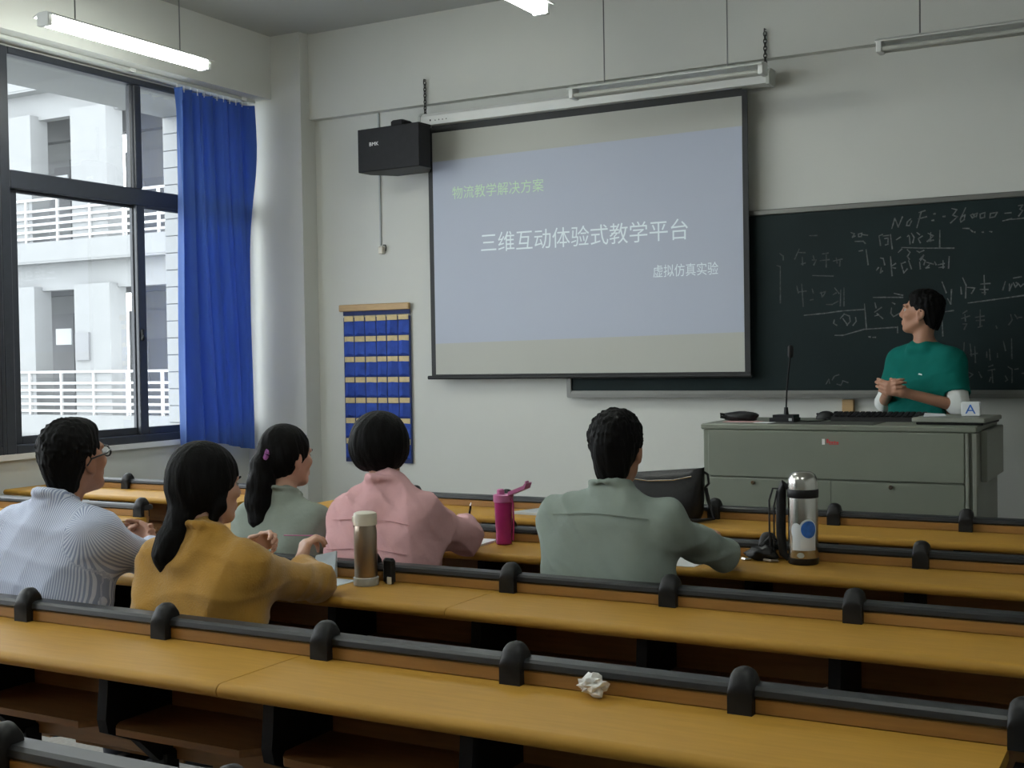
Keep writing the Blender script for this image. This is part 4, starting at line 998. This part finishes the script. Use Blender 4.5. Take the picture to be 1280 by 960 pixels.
    # ---- hair
    Hh = Field(); sp['hair'](Hh, T, R, sc)
    V, Q = Hh.mesh(sp.get('hres', .0055), strands(sp.get('seed', 1), T(0, -.02, .11), sp.get('hfold', .0016))); link('hair', np_mesh('hair', V, Q, 'hair_black'), root)
    for fn in sp.get('extra', []): fn(root, T, R)
    return root

def strands(seed, top, amp):
    """locks running down from the crown: ridges around the vertical axis, broken up along it"""
    def fn(X, Y, Z):
        a = np.arctan2(Y-top[1], X-top[0]); d = np.sqrt((X-top[0])**2+(Y-top[1])**2+(Z-top[2])**2)
        return -amp*(np.sin(a*17+seed+3*np.sin(d*24+seed))*.8+np.sin(a*41+5*np.sin(d*31+a*2))*.5+1.3*np.sin(a*5+d*38+seed))*np.clip(d/.09, 0, 1)
    return fn
def hair_short(top=.012, side=.008, nape=-.060, fringe=.052, back=.075, front=.068):
    def fn(F, T, R, sc):
        F.ell(T(0, -.020, .036), vec(.078+side, .098+side, .090+top)*sc, R, .02)
        F.ell(T(0, .020, .085), vec(.062, front, .036+top*.5)*sc, R, .02)
        F.ell(T(0, -.055, -.010), vec(.066+side*.5, .058+side, .075)*sc, R, .02); F.ell(T(0, -.058, -.065), vec(.054, .038+side, .060)*sc, R, .02)
        q = random.Random(5)                       # short tufts that break up the outline
        for _ in range(420):
            z = q.uniform(-.75, 1); a = q.uniform(0, 6.283); rr = math.sqrt(1-z*z); n = vec(rr*math.cos(a), rr*math.sin(a), z)
            p = n*vec(.076+side, .096+side, .088+top)+vec(0, -.020, .036)
            if p[1] > .045 and p[2] < .09: continue
            d = unit(n+vec(q.uniform(-.6, .6), q.uniform(-.6, .6), q.uniform(-.9, .3))); F.cone(T(*p), T(*(p+d*q.uniform(.003, .008))), .0060, .0025, .006)
        F.cut_ell(T(0, .105, -.030), vec(.078, back, .030+fringe)*sc, R, .012)
        for s in (-1, 1):
            F.cut_ell(T(s*.085, .012, -.050), vec(.040, .046, .062)*sc, R, .008); F.cut_ell(T(s*.088, .062, .0), vec(.040, .040, .045)*sc, R, .010)
        F.plane(T(0, -.06, nape), R@vec(0, .45, -1.0), .012)
    return fn
def hair_cap(F, T, R, sc, vol=.012):
    F.ell(T(0, -.020, .036), vec(.080+vol, .100+vol, .092+vol)*sc, R, .02)
    F.ell(T(0, -.040, -.010), vec(.078+vol, .072+vol, .080)*sc, R, .03)
    F.cut_ell(T(0, .110, -.035), vec(.076, .078, .085)*sc, R, .012)
    for s in (-1, 1): F.cut_ell(T(s*.095, .016, -.040), vec(.034, .034, .050)*sc, R, .008)

# ---- seated legs (hip, knee, ankle, toe) and standing legs
SEAT_LEGS = [(.085, 0, .515), (.10, .40, .52), (.10, .42, .11), (.11, .55, .045)]
STAND_LEGS = [(.085, 0, .90), (.095, .01, .49), (.10, -.02, .09), (.115, .13, .045)]
REST = (.35, .4, .4, .45)

# 1: man in striped shirt, glasses
def glasses(root, T, R):
    g = MB()
    for s in (-1, 1):
        ring = [tuple(T(s*.032+.024*math.cos(t), .106-.006*abs(math.cos(t)), .004+.017*math.sin(t))) for t in [2*math.pi*k/14 for k in range(15)]]
        g.tube(ring, .0030, 6, cap=False)
        g.tube([tuple(T(s*.056, .100, .010)), tuple(T(s*.078, .060, .008)), tuple(T(s*.084, -.010, .006)), tuple(T(s*.082, -.03, -.012))], .0030, 6)
    g.tube([tuple(T(-.009, .108, .008)), tuple(T(0, .112, .010)), tuple(T(.009, .108, .008))], .0025, 6)
    o = g.build('glasses_frame', 'glasses_black', root, smooth=True)
make_person('person', 'person in blue-white striped shirt and glasses, seated at far left', (-3.19, 2.66, 0), 0, dict(
    sw=.205, bulk=1.04, hip=(0, 0, .53), sh=(0, .080, 1.015), head=(.02, .145, 1.226), turn=(2, 9, 0), skin='skin_tan', hs=1.02,
    arm={'R': ((.19, .30, .885), (.05, .445, .905), (-.75, .45, .35), (.1, .1, 1), (.6, .6, .7, .7), (.5, .3)),
         'L': ((-.24, .28, .87), (-.09, .45, .90), (.8, .35, .30), (.1, .1, 1), (.5, .6, .6, .7), (.5, .3))},
    legs=SEAT_LEGS, sleeve='long', cuff=.80, cloth='striped_cotton', garment='striped_shirt', collar=1.1, loose=.018, sl=.020, fold=.0035, seed=3, stripes=True,
    hres=.0045, hair=hair_short(.010, .004, -.100), extra=[glasses]))

# 2: woman in mustard sweater, low ponytail
def hair_low_tail(F, T, R, sc):
    hair_cap(F, T, R, sc, .014)
    pts = [(.01, -.070, -.045), (.012, -.098, -.10), (.008, -.118, -.16), (.004, -.122, -.205), (.004, -.118, -.245)]; rr = [.048, .036, .042, .046, .034]
    for a, b, r, q in zip(pts[:-1], pts[1:], rr[:-1], rr[1:]): F.cone(T(*a), T(*b), r, q, .02)
    pts = [(.075, .02, .02), (.088, .0, -.06), (.07, -.03, -.125), (.05, -.05, -.16)]
    for a, b, r, q in zip(pts[:-1], pts[1:], (.016, .016, .018), (.016, .018, .008)): F.cone(T(*a), T(*b), r, q, .02)
make_person('person', 'person in mustard yellow sweater with a low ponytail, hands raised', (-2.55, 2.66, 0), 0, dict(
    sw=.180, bulk=.98, hip=(0, 0, .52), sh=(-.01, .080, .945), head=(-.045, .135, 1.160), turn=(-20, -4, -3), skin='skin_light', hs=.97, nw=.9,
    arm={'R': ((.14, .42, .835), (-.005, .515, .862), (-.05, .45, .90), (-.8, .45, -.1), (.95, .85, .75, .7), (.4, .2)),
         'L': ((-.27, .33, .86), (-.215, .50, .892), (.62, .42, .55), (.45, .1, .8), (.75, .8, .85, .9), (.6, .1))},
    legs=SEAT_LEGS, sleeve='long', cuff=.86, cloth='mustard_knit', garment='sweater', collar=.9, loose=.026, sl=.026, fold=.007, seed=11, hand=.95, belly=1.05,
    hair=hair_low_tail))
t_ = thing('thin_straw', 'thin pale stick held between the hands over the mustard sweater', 'stick', (-2.66, 3.26, .945))
MB().tube([(-.03, 0, 0), (.10, .03, .002)], .0022, 6).build('stem', 'pink_lid', t_, smooth=True)

# 3: woman with high ponytail, grey-green tee
def hair_high_tail(F, T, R, sc):
    hair_cap(F, T, R, sc, .006)
    pts = [(.0, -.105, .020), (.0, -.128, -.03), (.0, -.130, -.10), (-.004, -.124, -.17), (-.006, -.116, -.24), (-.006, -.110, -.275)]; rr = [.024, .038, .050, .056, .052, .030]
    for a, b, r, q in zip(pts[:-1], pts[1:], rr[:-1], rr[1:]): F.cone(T(*a), T(*b), r, q, .02)
def scrunchie(root, T, R):
    p = [tuple(T(.030*math.cos(t), -.122+.014*math.sin(t), .010+.030*math.sin(t))) for t in [2*math.pi*k/14 for k in range(15)]]
    MB().tube(p, .011, 8, cap=False).build('scrunchie', 'scrunchie', root, smooth=True)
def under_sleeves(mname, frac0=.66, frac1=.9, grow=.010):
    def fn(root, shirt, T, R):
        sp = CUR
        for s, key in ((1, 'R'), (-1, 'L')):
            el, wr = [np.asarray(q, float) for q in sp['arm'][key][:2]]; sh = vec(*sp['sh'])+vec(s*(sp['sw']-.016), 0, -.034)
            F = Field(); a = sh+(el-sh)*.58; F.cone(a, el, .048*sp['bulk']+grow, .041*sp['bulk']+grow, .02)
            e2 = el+(wr-el)*frac1; F.cone(el, e2, .041*sp['bulk']+grow, .032+grow*.8, .02)
            V, Q = F.mesh(.007, folds(31, .003, 1.4)); link('under_sleeve', np_mesh('under_sleeve', V, Q, mname), root)
    return fn
CUR = dict(sw=.172, bulk=.94, hip=(0, 0, .52), sh=(.02, .080, .940), head=(-.01, .150, 1.160), turn=(-14, -3, -2), skin='skin_light', hs=.98, nw=.88,
    arm={'R': ((.165, .36, .845), (.03, .50, .835), (-.9, .40, -.02), (.1, .5, .6), REST, (.5, .4)),
         'L': ((-.21, .34, .845), (-.07, .50, .835), (.9, .40, -.02), (-.1, .5, .6), REST, (.5, .4))},
    legs=SEAT_LEGS, sleeve='short', cloth='sage_tee', garment='tee_shirt', collar=.8, loose=.014, sl=.020, fold=.0035, seed=19, hand=.92,
    hair=hair_high_tail, extra=[scrunchie], extra_shirt=[under_sleeves('sleeve_grey')])
make_person('person', 'person in grey-green tee with a high ponytail and purple scrunchie', (-3.07, 3.615, 0), 0, CUR)

# 4: woman in pink jacket, black bob
def hair_bob(F, T, R, sc):
    F.ell(T(0, -.020, .020), vec(.096, .112, .100)*sc, R, .02); F.ell(T(0, -.026, -.012), vec(.110, .114, .108)*sc, R, .03)
    F.cut_ell(T(0, .125, -.050), vec(.080, .085, .098)*sc, R, .012)
    F.plane(T(0, -.05, -.110), R@vec(0, .20, -1), .02)
make_person('person', 'person in pink jacket with black bob hair, writing', (-2.575, 3.615, 0), 0, dict(
    seams=[(.955, .17), (.855, .17)], sw=.165, bulk=1.02, hip=(0, 0, .52), sh=(.01, .075, .990), head=(-.05, .140, 1.222), turn=(3, -10, 0), skin='skin_light', hs=1.0, nw=.9,
    arm={'R': ((.185, .325, .860), (.085, .505, .882), (-.50, .82, -.10), (-.3, -.1, .9), (.7, .8, .9, .9), (.4, .1)),
         'L': ((-.200, .30, .860), (-.08, .50, .835), (.75, .55, -.02), (.2, .2, .9), REST, (.5, .4))},
    legs=SEAT_LEGS, sleeve='long', cuff=.86, cloth='pink_cloth', garment='jacket', collar=1.45, loose=.028, sl=.028, fold=.008, seed=23, hand=.93, necklow=-.012,
    hair=hair_bob))
t_ = thing('pen', 'dark pen held upright by the pink sleeve', 'pen', (-2.52, 4.19, .90))
MB().tube([(-.02, .01, -.06), (.012, -.004, .05)], .0045, 8).build('barrel', 'black_plastic', t_, smooth=True)
MB().tube([(.012, -.004, .05), (.0155, -.006, .062)], [.0045, .002], 8).build('tip', 'steel', t_, smooth=True)

# 5: man in grey-green shirt seen from behind
make_person('person', 'person in grey-green long-sleeved shirt with short black hair, seen from behind', (-1.68, 3.615, 0), 0, dict(
    sw=.208, bulk=1.05, hip=(0, 0, .53), sh=(0, .080, 1.008), head=(.005, .135, 1.222), turn=(6, -6, 0), skin='skin_tan', hs=1.0,
    arm={'R': ((.285, .365, .855), (.220, .505, .850), (-.60, .78, -.02), (.1, .5, .6), REST, (.5, .4)),
         'L': ((-.25, .34, .855), (-.11, .50, .845), (.8, .50, -.02), (-.1, .5, .6), REST, (.5, .4))},
    legs=SEAT_LEGS, sleeve='long', seams=[(1.015, .17)], cuff=.90, cloth='sage_shirt', garment='shirt', collar=1.15, loose=.020, sl=.017, fold=.007, seed=29,
    hres=.0045, hair=hair_short(.010, .009, -.118)))

# 6: teacher
CUR = dict(sw=.185, bulk=1.02, hip=(0, 0, .92), sh=(0, .01, 1.345), head=(0, .040, 1.592), turn=(-62, 7, 0), skin='skin_tan', hs=1.0, res=.005,
    arm={'R': ((.235, .06, 1.10), (.055, .255, 1.165), (-.62, .55, .25), (.0, .1, 1), (.55, .6, .6, .6), (.4, .3)),
         'L': ((-.245, .05, 1.085), (-.055, .27, 1.165), (.62, .55, .25), (.0, .1, 1), (.45, .5, .5, .5), (.5, .3))},
    legs=STAND_LEGS, sleeve='short', cloth='teal_tee', garment='tee_shirt', loose=.018, sl=.022, fold=.004, seed=37, hem=-.10, necklow=.02, chest_mark=(-.055, 1.255, .012), cutz=.055, crew=True,
    hair=hair_short(.006, .003, -.075, .086, .098, .048), hres=.0045, pants='trouser_black', extra_shirt=[under_sleeves('white_cloth', frac1=.12, grow=.012)])
teacher = make_person('person', 'teacher in teal tee over white sleeves, standing behind the lectern with clasped hands', (-1.285, 7.03, .15), math.radians(153), CUR)
